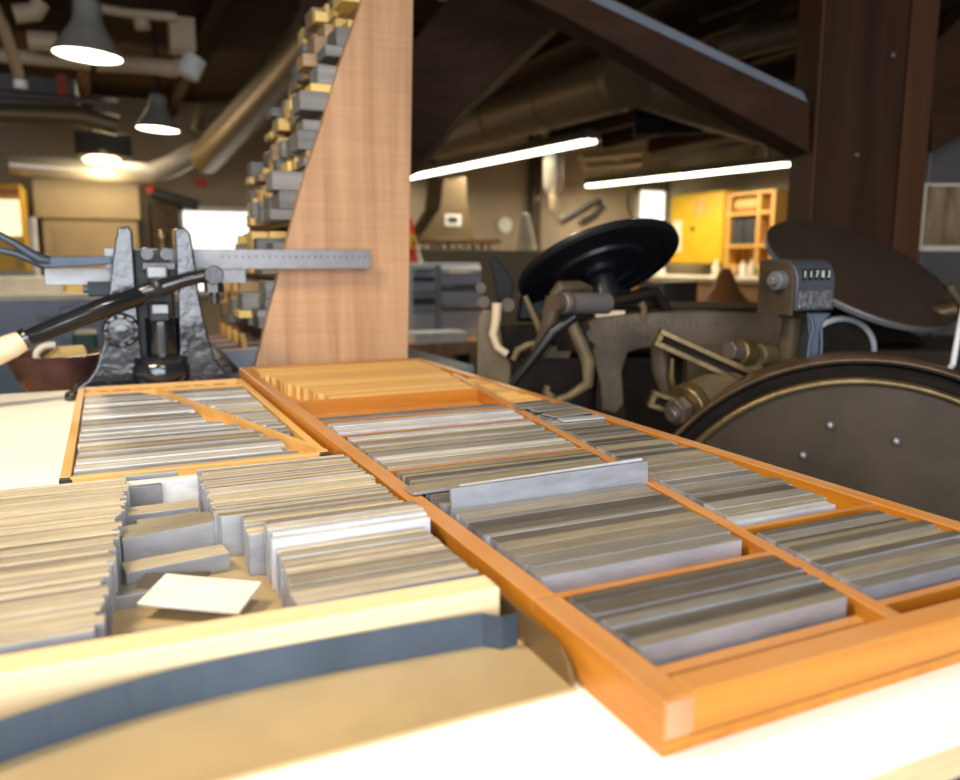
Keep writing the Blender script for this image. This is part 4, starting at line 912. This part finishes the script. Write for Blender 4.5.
lpipe([(10, 165), (80, 170), (150, 174), (172, 166), (196, 152), (206, 150)], 9.0, .11, 'shiny tan duct running along the back wall and bending up beside the rack', 'pipe_s', 'ceiling_duct', 'duct')
lpipe([(206, 158), (240, 122), (285, 72), (320, 30)], [8.9, 7.4, 5.9, 5.0], .16, 'big tan duct slanting up behind the block rack', 'duct', 'ceiling_duct', 'duct')
a, c = on_y(74, 132, 8.2), on_y(132, 158, 8.2)
o = MB().bb((a[0], 8.1, c[1]), (c[0], 8.5, a[1])).build('ceiling_box', 'black', bevel=.01); tag(o, 'black box hanging over the small warm lamp at the back left', 'box')
a = pv(102, 163, 8.15)
wl = thing('wall_lamp', tuple(a), 'small warm glowing lamp below the black box at the back left', 'lamp')
MB().lathe([(0, 0), (.13, 0), (.16, .03), (.12, .055), (0, .06)], a, (0, 0, 1), 24).build('lamp_glass', 'warmspot', wl, smooth=True)
MB().lathe([(0, 0), (.10, 0), (.06, .05), (0, .05)], a+Vector((0, 0, .061)), (0, 0, 1), 24).build('lamp_cap', 'darkmetal', wl, smooth=True)
lamp3 = a
lpipe([(196, 130), (204, 106), (232, 104), (240, 118)], 8.4, .05, 'curved dark pipe behind the farther pendant lamp', 'press_t')
lpipe([(152, 193), (175, 199), (198, 206)], 9.6, .06, 'dark railing pipe slanting beside the beige cabinet', 'darkmetal', 'hand_rail', 'rail')

# back wall furniture, left
def wbox(nm, p0, p1, Y, dep, mt, lab, cat, bev=.008):
    a, c = on_y(*p0, Y), on_y(*p1, Y)
    return tag(MB().bb((a[0], Y, c[1]), (c[0], Y+dep, a[1])).build(nm, mt, bevel=bev), lab, cat)
YW = 9.6
a, c = on_y(31, 179, YW), on_y(146, 300, YW)
cab = thing('ribbed_cabinet', ((a[0]+c[0])/2, YW+.3, 0), 'tall beige ribbed metal cabinet against the back wall behind the strip cutter', 'cabinet')
zm = on_y(90, 219, YW)[1]
MB().bb((a[0], YW, zm), (c[0], YW+.6, a[1])).build('upper_section', 'beige', cab, bevel=.012)
MB().bb((a[0]+.06, YW+.05, 0), (c[0]-.03, YW+.6, zm-.012)).build('lower_section', 'beige', cab, bevel=.012)
rb_ = MB()
for k in range(14):
    x = a[0]+.18+(c[0]-a[0]-.32)*k/13; rb_.bb((x-.012, YW+.03, .8), (x+.012, YW+.051, zm-.10))
rb_.build('rib_panel', 'beige', cab)
a, c = on_y(-90, 180, 8.6), on_y(27, 262, 8.6)
yc = thing('yellow_machine', ((a[0]+c[0])/2, 8.8, 0), 'yellow machine cabinet with a glowing white front at the left edge', 'machine')
MB().bb((a[0], 8.6, 0), (c[0], 9.2, a[1])).build('body', 'yellow', yc, bevel=.02)
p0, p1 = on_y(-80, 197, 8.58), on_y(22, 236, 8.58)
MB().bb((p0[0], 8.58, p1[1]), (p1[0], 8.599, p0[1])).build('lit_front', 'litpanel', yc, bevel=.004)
p0, p1 = on_y(-80, 187, 8.59), on_y(20, 193, 8.59)
MB().bb((p0[0], 8.585, p1[1]), (p1[0], 8.599, p0[1])).build('red_stripe', 'red', yc)
a = pv(31.5, 217, 8.4); tag(MB().tube((a.x, 8.4, 0), a, .035, n=14).build('upright_post', 'white', smooth=True), 'pale upright post between the yellow machine and the beige cabinet', 'post')
wbox('red_sign', (146, 185), (154, 193), 9.7, .02, 'red', 'tiny red sign right of the beige cabinet on the back wall', 'sign', .001)
a, c = on_y(150, 200, 9.7), on_y(184, 300, 9.7)
o = MB().bb((a[0], 9.7, 0), (c[0], 10.2, a[1])).build('dark_locker', 'press', bevel=.01); tag(o, 'dark brown locker between the beige cabinet and the bright panel', 'locker')
wd = struct(MB().bb((on_y(183, 210, 10.55)[0], 10.55, .8), (on_y(262, 210, 10.55)[0], 10.58, on_y(183, 211, 10.55)[1])).build('window_2', 'litwin'))
fm = MB(); xa, xb, za = on_y(183, 210, 10.53)[0], on_y(262, 210, 10.53)[0], on_y(183, 211, 10.53)[1]
fm.bb((xa-.06, 10.53, .74), (xa, 10.6, za+.06)).bb((xb, 10.53, .74), (xb+.06, 10.6, za+.06)).bb((xa-.06, 10.53, za), (xb+.06, 10.6, za+.06)).bb((xa-.06, 10.50, .74), (xb+.06, 10.6, .80))
struct(fm.build('trim_20', 'white'))
p = pv(201, 183, 10.58); o = MB().lathe([(0, 0), (.05, 0), (.06, .03), (0, .03)], (p.x, 10.585, p.z), (0, -1, 0), 20).build('wall_mounted_bell', 'red', smooth=True); tag(o, 'small round dark red alarm bell on the back wall left of the rack', 'alarm bell')

# workbench left, behind the bowl
YL2 = 4.6
a, c = on_y(-60, 288, YL2), on_y(112, 300, YL2)
wb = thing('side_workbench', ((a[0]+c[0])/2, YL2+.3, 0), 'pale topped workbench with blue-grey drawers behind the pottery bowl', 'workbench')
z0 = on_y(0, 302, YL2)[1]
MB().bb((a[0], YL2, z0), (c[0]+.1, YL2+.75, z0+.035)).build('worktop', 'cream', wb, bevel=.004)
MB().bb((a[0]+.03, YL2+.04, .06), (c[0]+.06, YL2+.72, z0-.002)).build('carcass', 'drawer', wb)
MB().bb((a[0]+.06, YL2+.10, 0), (c[0]+.03, YL2+.70, .0598)).build('plinth', 'darkmetal', wb)
for k in range(4):
    zt_ = z0-.03-k*.20
    dr = MB().bb((a[0]+.5, YL2+.018, zt_-.18), (c[0]-.10, YL2+.039, zt_)).build('drawer', 'drawer', wb, bevel=.006)
    MB().bb((a[0]+.8, YL2-.004, zt_-.07), (c[0]-.35, YL2+.017, zt_-.045)).build('handle', 'greymetal', dr)
o = wbox('wrapped_parcel', (-40, 287), (64, 302), YL2+.12, .3, 'cream', 'long cream wrapped parcel on the side workbench at left', 'parcel', .004)
o.location.z = z0+.0355
o = wbox('brown_carton', (66, 290), (92, 302), YL2+.18, .25, 'blk_y', 'tan carton beside the cream parcel on the side workbench', 'carton', .004)
o.location.z = z0+.0355
o = wbox('green_bin', (72, 334), (98, 350), 3.6, .25, 'green', 'dark green bin behind the pottery bowl', 'bin', .01)
o.data.transform(Matrix.Translation((0, 0, 0)))
gz = o.location.z
lo = min(v.co.z for v in o.data.vertices)
for v in o.data.vertices:
    if abs(v.co.z-lo) < 1e-5: v.co.z = -gz+.0005
o = wbox('grey_machine_box', (-60, 262), (28, 284), YL2+.15, .3, 'greymetal', 'low grey machine behind the cream parcel at the left edge', 'machine')
o.location.z = z0+.0355; o.location.y = YL2+.58

# middle back: blue-grey feeder machine, bench, hood
YM = 3.9
a, c = on_y(409, 263, YM), on_y(481, 336, YM)
fm_ = thing('grey_sheet_machine', ((a[0]+c[0])/2, YM+.3, 0), 'blue-grey metal machine with rollers standing right of the tapering side board', 'machine')
MB().bb((a[0]-.15, YM, c[1]), (c[0], YM+.45, a[1])).build('body', 'bluegrey', fm_, bevel=.008)
xm = on_y(437, 300, YM)[0]
for k, (y0, y1, mt) in enumerate(((266, 276, 'bluegrey'), (285, 291, 'greymetal'), (305, 311, 'greymetal'))):
    p0, p1 = on_y(437, y0, YM-.02), on_y(481, y1, YM-.02)
    MB().tube((p0[0], YM-.004, (p0[1]+p1[1])/2), (p1[0]-.004, YM-.004, (p0[1]+p1[1])/2), (p0[1]-p1[1])/2, n=16).build('roller', mt, fm_, smooth=True)
for k, (y0, y1) in enumerate(((268, 272), (277, 281), (290, 294), (298, 304), (309, 313))):
    p0, p1 = on_y(414, y0, YM-.02), on_y(434, y1, YM-.02)
    MB().bb((p0[0], YM-.03, p1[1]), (p1[0], YM-.0005, p0[1])).build('side_plate', 'steel' if k % 2 == 0 else 'darkmetal', fm_, bevel=.002)
MB().bb((xm-.012, YM-.035, c[1]), (xm+.012, YM-.0005, a[1]-.01)).build('mullion', 'steel', fm_, bevel=.002)
p0, p1 = on_y(450, 269, YM-.03), on_y(470, 273, YM-.03)
MB().bb((p0[0], YM-.036, p1[1]), (p1[0], YM-.0235, p0[1])).build('gauge_label', 'cream', fm_)
zt_ = c[1]-.002
MB().bb((a[0]-.2, YM-.25, zt_-.06), (on_y(500, 340, YM)[0], YM+.5, zt_)).build('bench_top', 'panel', fm_)
for x in (a[0]-.12, on_y(492, 340, YM)[0]):
    for y in (YM-.18, YM+.42): MB().bb((x-.04, y-.04, 0), (x+.04, y+.04, zt_-.06)).build('leg', 'darkmetal', fm_)
o = wbox('white_carton', (415, 334), (467, 342), YM-.235, .17, 'white', 'flat white box on the bench below the blue-grey machine', 'box', .004)
o.location.z = zt_+.0005
# red and yellow flag sticker on a leaning stick
fg = thing('pennant', tuple(pv(415, 258, YM-.05)), 'red and yellow pennant on a pale stick beside the side board', 'pennant')
MB().tube(pv(421, 263, YM+.05), pv(411, 232, YM+.05), .014, n=8).build('stick', 'cream', fg)
MB().prism([on_y(x, y, YM) for x, y in ((408, 220), (414, 218), (417, 240), (419, 262), (408, 262))], YM+.02, YM+.035, 'y').build('red_cloth', 'red', fg)
MB().prism([on_y(x, y, YM) for x, y in ((408, 228), (412, 234), (418, 236), (413, 242), (415, 250), (408, 247))], YM+.012, YM+.0195, 'y').build('yellow_star', 'yellow', fg)
# hood with flue on the back wall
YH = 8.6
o = thing('fume_hood', tuple(pv(455, 240, YH)), 'tan sheet metal fume hood with a flue against the back wall', 'hood')
MB().prism([on_y(x, y, YH) for x, y in ((418, 240), (440, 208), (443, 178), (466, 178), (468, 208), (476, 240))], YH, YH+.5, 'y').build('hood_body', 'duct', o, bevel=.01)
p0, p1 = on_y(414, 238, YH-.03), on_y(500, 244, YH-.03)
MB().bb((p0[0], YH-.06, p1[1]), (p1[0], YH+.55, p0[1])).build('hood_rim', 'wheel_rim', o, bevel=.006)
p0, p1 = on_y(445, 214, YH-.01), on_y(461, 226, YH-.01)
MB().bb((p0[0], YH-.012, p1[1]), (p1[0], YH-.0005, p0[1])).build('white_sticker', 'white', o)
q0, q1 = on_y(448, 217, YH-.02), on_y(458, 223, YH-.02)
MB().bb((q0[0], YH-.015, q1[1]), (q1[0], YH-.0125, q0[1])).build('dark_print', 'darkmetal', o)
for k in range(9):
    px = 424+k*8.2; p = pv(px, 252, YH+.1)
    q = MB().lathe([(0, 0), (.05, 0), (.05, .08), (.025, .11), (.022, .15), (0, .15)], (p.x, YH+.1, p.z-.06), (0, 0, 1), 12).build('small_bottle', ('cream', 'white', 'pipe', 'panel')[k % 4], smooth=True)
    tag(q, '%s small bottle from the left on the shelf under the fume hood' % nth(k), 'bottle', 'bottles under the fume hood')
p0, p1 = on_y(405, 258, YH), on_y(520, 262, YH)
sz = pv(424, 252, YH+.1).z-.061
sh = thing('bottle_shelf', ((p0[0]+p1[0])/2, YH+.2, sz), 'dark wooden bench with bottles under the fume hood', 'bench')
MB().bb((p0[0], YH-.02, sz-.04), (p1[0], YH+.5, sz)).build('top', 'panel', sh)
for x in (p0[0]+.1, p1[0]-.1): MB().bb((x-.05, YH, 0), (x+.05, YH+.45, sz-.041)).build('leg', 'panel', sh)
o = MB().lathe([(0, 0), (.11, 0), (.11, .012), (0, .014)], (pv(505, 225, 10.58)), (0, -1, 0), 28).build('notice_sign', 'white', smooth=True); tag(o, 'round white notice on the tan wall right of the fume hood', 'notice')
struct(MB().bb((on_y(532, 200, 10.5)[0], 10.5, 0), (on_y(541, 200, 10.5)[0], 10.6, ZC)).build('trim_21', 'press'))
struct(MB().bb((on_y(432, 200, 10.5)[0], 10.5, 0), (on_y(437, 200, 10.5)[0], 10.6, ZC)).build('trim_22', 'press'))
o = MB().lathe([(0, 0), (.12, 0), (.10, .1), (.04, .35), (0, .36)], pv(525, 250, 7.2), (0, 0, 1), 20).build('cream_funnel', 'cream', smooth=True)
tag(o, 'cream funnel standing behind the dark gripper arm of the press', 'funnel')
p = pv(525, 250, 7.2)
o = MB().bb((p.x-1.2, 7.0, 0), (p.x+.9, 7.5, p.z-.001)).build('low_cupboard', 'wallr', bevel=.01); tag(o, 'low tan cupboard carrying the cream funnel', 'cupboard')
lpipe([(629, 190), (628, 205), (631, 216), (638, 222), (641, 226)], 7.0, .016, 'thin brass pipe hanging behind the black ink disc', 'gold')

# right wall: window, yellow cabinet, orange rack, bench
XR = X1-.02
def rx(px, py, X=XR): return on_x(px, py, X)
wl0, wl1 = rx(632, 195), rx(668, 240)
# the window pane looks pale; it sits in the back wall next to the corner
za, zb3 = on_y(640, 191, 10.56)[1], on_y(640, 262, 10.56)[1]
xa, xb = on_y(640, 200, 10.56)[0], on_y(664, 200, 10.56)[0]
struct(MB().bb((xa, 10.56, zb3), (xb, 10.59, za)).build('window_3', 'litwin'))
f = MB(); f.bb((xa-.05, 10.54, zb3-.05), (xa, 10.6, za+.05)).bb((xb, 10.54, zb3-.05), (xb+.05, 10.6, za+.05)).bb((xa-.05, 10.54, za), (xb+.05, 10.6, za+.05)).bb((xa-.05, 10.54, zb3-.05), (xb+.05, 10.6, zb3))
struct(f.build('trim_23', 'white'))
XC = 7.55
y0, z1_ = rx(671, 196, XC); y1, _ = rx(725, 196, XC); _, z0_ = rx(700, 264, XC)
yb = thing('wall_cupboard', (XC+.2, (y0+y1)/2, z0_), 'bright yellow wall cupboard with a small black lock', 'cupboard')
MB().bb((XC+.02, y1, z0_), (X1-.001, y0, z1_)).build('body', 'yellow', yb, bevel=.008)
MB().bb((XC, y1+.02, z0_+.02), (XC+.019, y0-.02, z1_-.02)).build('door', 'yellow', yb, bevel=.006)
q = rx(693, 229, XC); MB().tube((XC-.012, q[0], q[1]), (XC, q[0], q[1]), .035, n=16).build('lock', 'black', yb)
q0, q1 = rx(694, 200, XC), rx(706, 215, XC); MB().bb((XC-.006, q1[0], q1[1]), (XC-.0005, q0[0], q0[1])).build('orange_label', 'orange', yb)
q0, q1 = rx(674, 221, XC), rx(681, 252, XC); MB().bb((XC-.006, q1[0], q1[1]), (XC-.0005, q0[0], q0[1])).build('pale_label', 'cream', yb)
y2, z2 = rx(727, 194, XC); y3, _ = rx(771, 194, XC); _, z3 = rx(740, 266, XC)
orr = thing('spool_rack', (XC+.2, (y2+y3)/2, z3), 'orange wooden pigeonhole rack beside the yellow wall cupboard', 'rack')
MB().bb((XC+.30, y3, z3), (X1-.001, y2, z2)).build('back_board', 'orange', orr)
for py in (194, 214, 246, 266):
    z = rx(740, py, XC)[1]; MB().bb((XC, y3, z-.02), (XC+.30, y2, z+.02)).build('shelf', 'orange', orr)
for px in (727, 757, 771):
    yy = rx(px, 230, XC)[0]; MB().bb((XC+.01, yy-.03, z3), (XC+.29, yy+.03, z2)).build('upright', 'orange', orr)
ya_, yb_ = rx(754, 230, XC)[0], rx(730, 230, XC)[0]
z = rx(740, 246, XC)[1]
for k in range(2):
    w_ = (yb_-ya_)/2
    o = MB().bb((XC+.03, ya_+k*w_+.01, z+.021), (XC+.28, ya_+(k+1)*w_-.01, z+.34)).build('dark_carton', 'darkmetal', bevel=.008); tag(o, '%s dark carton from the right in the orange pigeonhole rack' % nth(k), 'carton', 'cartons in the orange rack')
z = rx(740, 214, XC)[1]
o = MB().tube((XC+.14, ya_+.02, z+.12), (XC+.14, yb_-.02, z+.12), .095, n=24).build('paper_roll', 'reglet', smooth=True); tag(o, 'tan paper roll on the top shelf of the orange rack', 'paper roll')
# bench along the right wall
yb0, zb_h = rx(660, 279, 7.0)
bn = thing('wall_bench', (7.5, 7.5, 0), 'pale long bench along the right wall under the yellow cupboard', 'bench')
MB().bb((6.7, 5.6, .91), (X1-.005, 10.2, .96)).build('benchtop', 'cream', bn, bevel=.005)
MB().bb((6.85, 5.7, .0), (X1-.01, 10.1, .909)).build('carcass', 'panel', bn)
for k in range(9):
    px = 716+k*9.0; yy = on_z(px, 277, .96)[1]
    xx = on_z(px, 273, .96)[0]
    r = (.05, .035, .06, .04)[k % 4]; hgt = (.22, .16, .12, .20)[k % 4]
    yy = rx(px, 270, 7.3)[0]
    o = MB().lathe([(0, 0), (r, 0), (r, hgt*.6), (r*.5, hgt*.8), (r*.45, hgt), (0, hgt)], (7.3, yy, .9605), (0, 0, 1), 14).build('ink_can', ('cream', 'yellow', 'panel', 'white')[k % 4], smooth=True)
    tag(o, '%s can from the left on the bench below the orange rack' % nth(k), 'can', 'cans on the wall bench')
yy = rx(668, 270, 7.1)[0]
o = MB().lathe([(0, 0), (.07, 0), (.09, .05), (.07, .12), (0, .13)], (6.95, yy, .9605), (0, 0, 1), 18).build('bright_jar', 'litwin', smooth=True)
o.data.materials[0] = M['white']; tag(o, 'white jar at the tip of the black ink disc on the wall bench', 'jar')
# brown cone on a stand, nearer
YC = 4.2; ap = pv(717, 268, YC); bl = pv(702, 310, YC); br_ = pv(745, 312, YC)
cx = ap.x; rb2 = (br_.x-bl.x)/2
cn = MB().lathe([(0, 0), (rb2, 0), (rb2*.75, .04), (rb2*.45, .11), (rb2*.30, .19), (rb2*.16, .235), (0, .24)], ((bl.x+br_.x)/2, YC, ap.z-.24), (0, 0, 1), 28).build('brown_cone', 'cone', smooth=True)
tag(cn, 'smooth brown cone standing on a box behind the press frame', 'cone')
o = MB().bb(((bl.x+br_.x)/2-.35, YC-.25, 0), ((bl.x+br_.x)/2+.25, YC+.3, ap.z-.2405)).build('packing_case', 'panel', bevel=.01); tag(o, 'wooden packing case under the brown cone behind the press', 'case')
o = wbox('grey_panel_box', (664, 282), (697, 312), 4.6, .3, 'greymetal', 'grey metal box behind the press frame left of the brown cone', 'box')
lo = min(v.co.z for v in o.data.vertices); gz = o.location.z
for v in o.data.vertices:
    if v.co.z < .02: v.co.z = -gz+.001

# ------------------------------------------------------------------ camera and light
cam = bpy.data.cameras.new('camera'); co = bpy.data.objects.new('camera', cam); C.objects.link(co)
cam.sensor_fit = 'HORIZONTAL'; cam.sensor_width = 36; cam.lens = F_PX/960*36; cam.clip_start = .02
rot = Matrix((RGT, UPV, -FWD)).transposed(); co.matrix_world = Matrix.Translation((0, 0, EYE)) @ rot.to_4x4()
cam.dof.use_dof = True; cam.dof.focus_distance = .86; cam.dof.aperture_fstop = 4.5
bpy.context.scene.camera = co
def area(name, loc, target, size, power, col, sy=None):
    l = bpy.data.lights.new(name, 'AREA'); l.energy = power; l.color = col; l.size = size
    if sy: l.shape = 'RECTANGLE'; l.size_y = sy
    o = bpy.data.objects.new(name, l); C.objects.link(o); o.location = loc
    o.rotation_euler = (Vector(target)-Vector(loc)).to_track_quat('-Z', 'Y').to_euler(); return o
def point(name, loc, power, col, r=.08):
    l = bpy.data.lights.new(name, 'POINT'); l.energy = power; l.color = col; l.shadow_soft_size = r
    o = bpy.data.objects.new(name, l); C.objects.link(o); o.location = loc; return o
def spot(name, loc, target, power, col, ang, r=.1, blend=.6):
    l = bpy.data.lights.new(name, 'SPOT'); l.energy = power; l.color = col; l.shadow_soft_size = r; l.spot_size = math.radians(ang); l.spot_blend = blend
    o = bpy.data.objects.new(name, l); C.objects.link(o); o.location = loc
    o.rotation_euler = (Vector(target)-Vector(loc)).to_track_quat('-Z', 'Y').to_euler(); return o
area('window_daylight', ((wx0+wx1)/2, Y0+.02, (wz0+wz1)/2), (.2, 1., .95), wx1-wx0-.2, 125, (.86, .92, 1.), wz1-wz0-.15)
spot('lamp_over_table', (-.75, .75, 2.35), (.0, .85, .9), 150, (1., .83, .58), 112, .22, .9)
spot('lamp_over_tray', (.30, .20, 2.45), (.45, .9, .9), 46, (1., .90, .74), 62, .13)
for (x, y, z), p_ in ((lp1, 45), (lp2, 60)):
    spot('pendant_bulb', (x, y, z-.03), (x, y, 0), p_, (1., .84, .58), 160, .12, .3)
point('back_lamp', tuple(lamp3+Vector((0, .55, -.10))), 26, (1., .72, .38), .06)
for (a_, b_), p_ in (((fa), 62), ((fb), 62)):
    c_ = (a_+b_)/2; area('tube_and_fill_light', (c_.x, c_.y, c_.z-.03), (c_.x, c_.y, 0), .12, p_, (1., .88, .64), 2.6).rotation_euler = (0, 0, math.atan2((b_-a_).y, (b_-a_).x)-PI/2)
spot('fill_spot', (1.25, 3.62, 2.25), (1.55, 3.95, 1.0), 60, (1., .90, .70), 62, .1)  # added fill for the blue-grey machine, no bulb hangs here
spot('fill_spot', (2.1, 3.75, 2.3), (2.4, 4.2, 1.1), 85, (1., .88, .64), 70, .1)  # added fill to brighten the brown cone, no bulb hangs here
area('tube_and_fill_light', (.2, 8.4, 2.7), (.2, 8.6, 0), .2, 16, (1., .86, .60), 2.)  # added background fill at the back left, without a fixture
w = bpy.data.worlds.new('world'); bpy.context.scene.world = w; w.use_nodes = True
w.node_tree.nodes['Background'].inputs[0].default_value = (.75, .85, 1., 1); w.node_tree.nodes['Background'].inputs[1].default_value = .5
sc = bpy.context.scene
sc.view_settings.view_transform = 'Standard'; sc.view_settings.look = 'None'; sc.view_settings.exposure = 0; sc.view_settings.gamma = 1
sc.view_settings.use_curve_mapping = False
sc.cycles.max_bounces = 6; sc.cycles.use_denoising = True
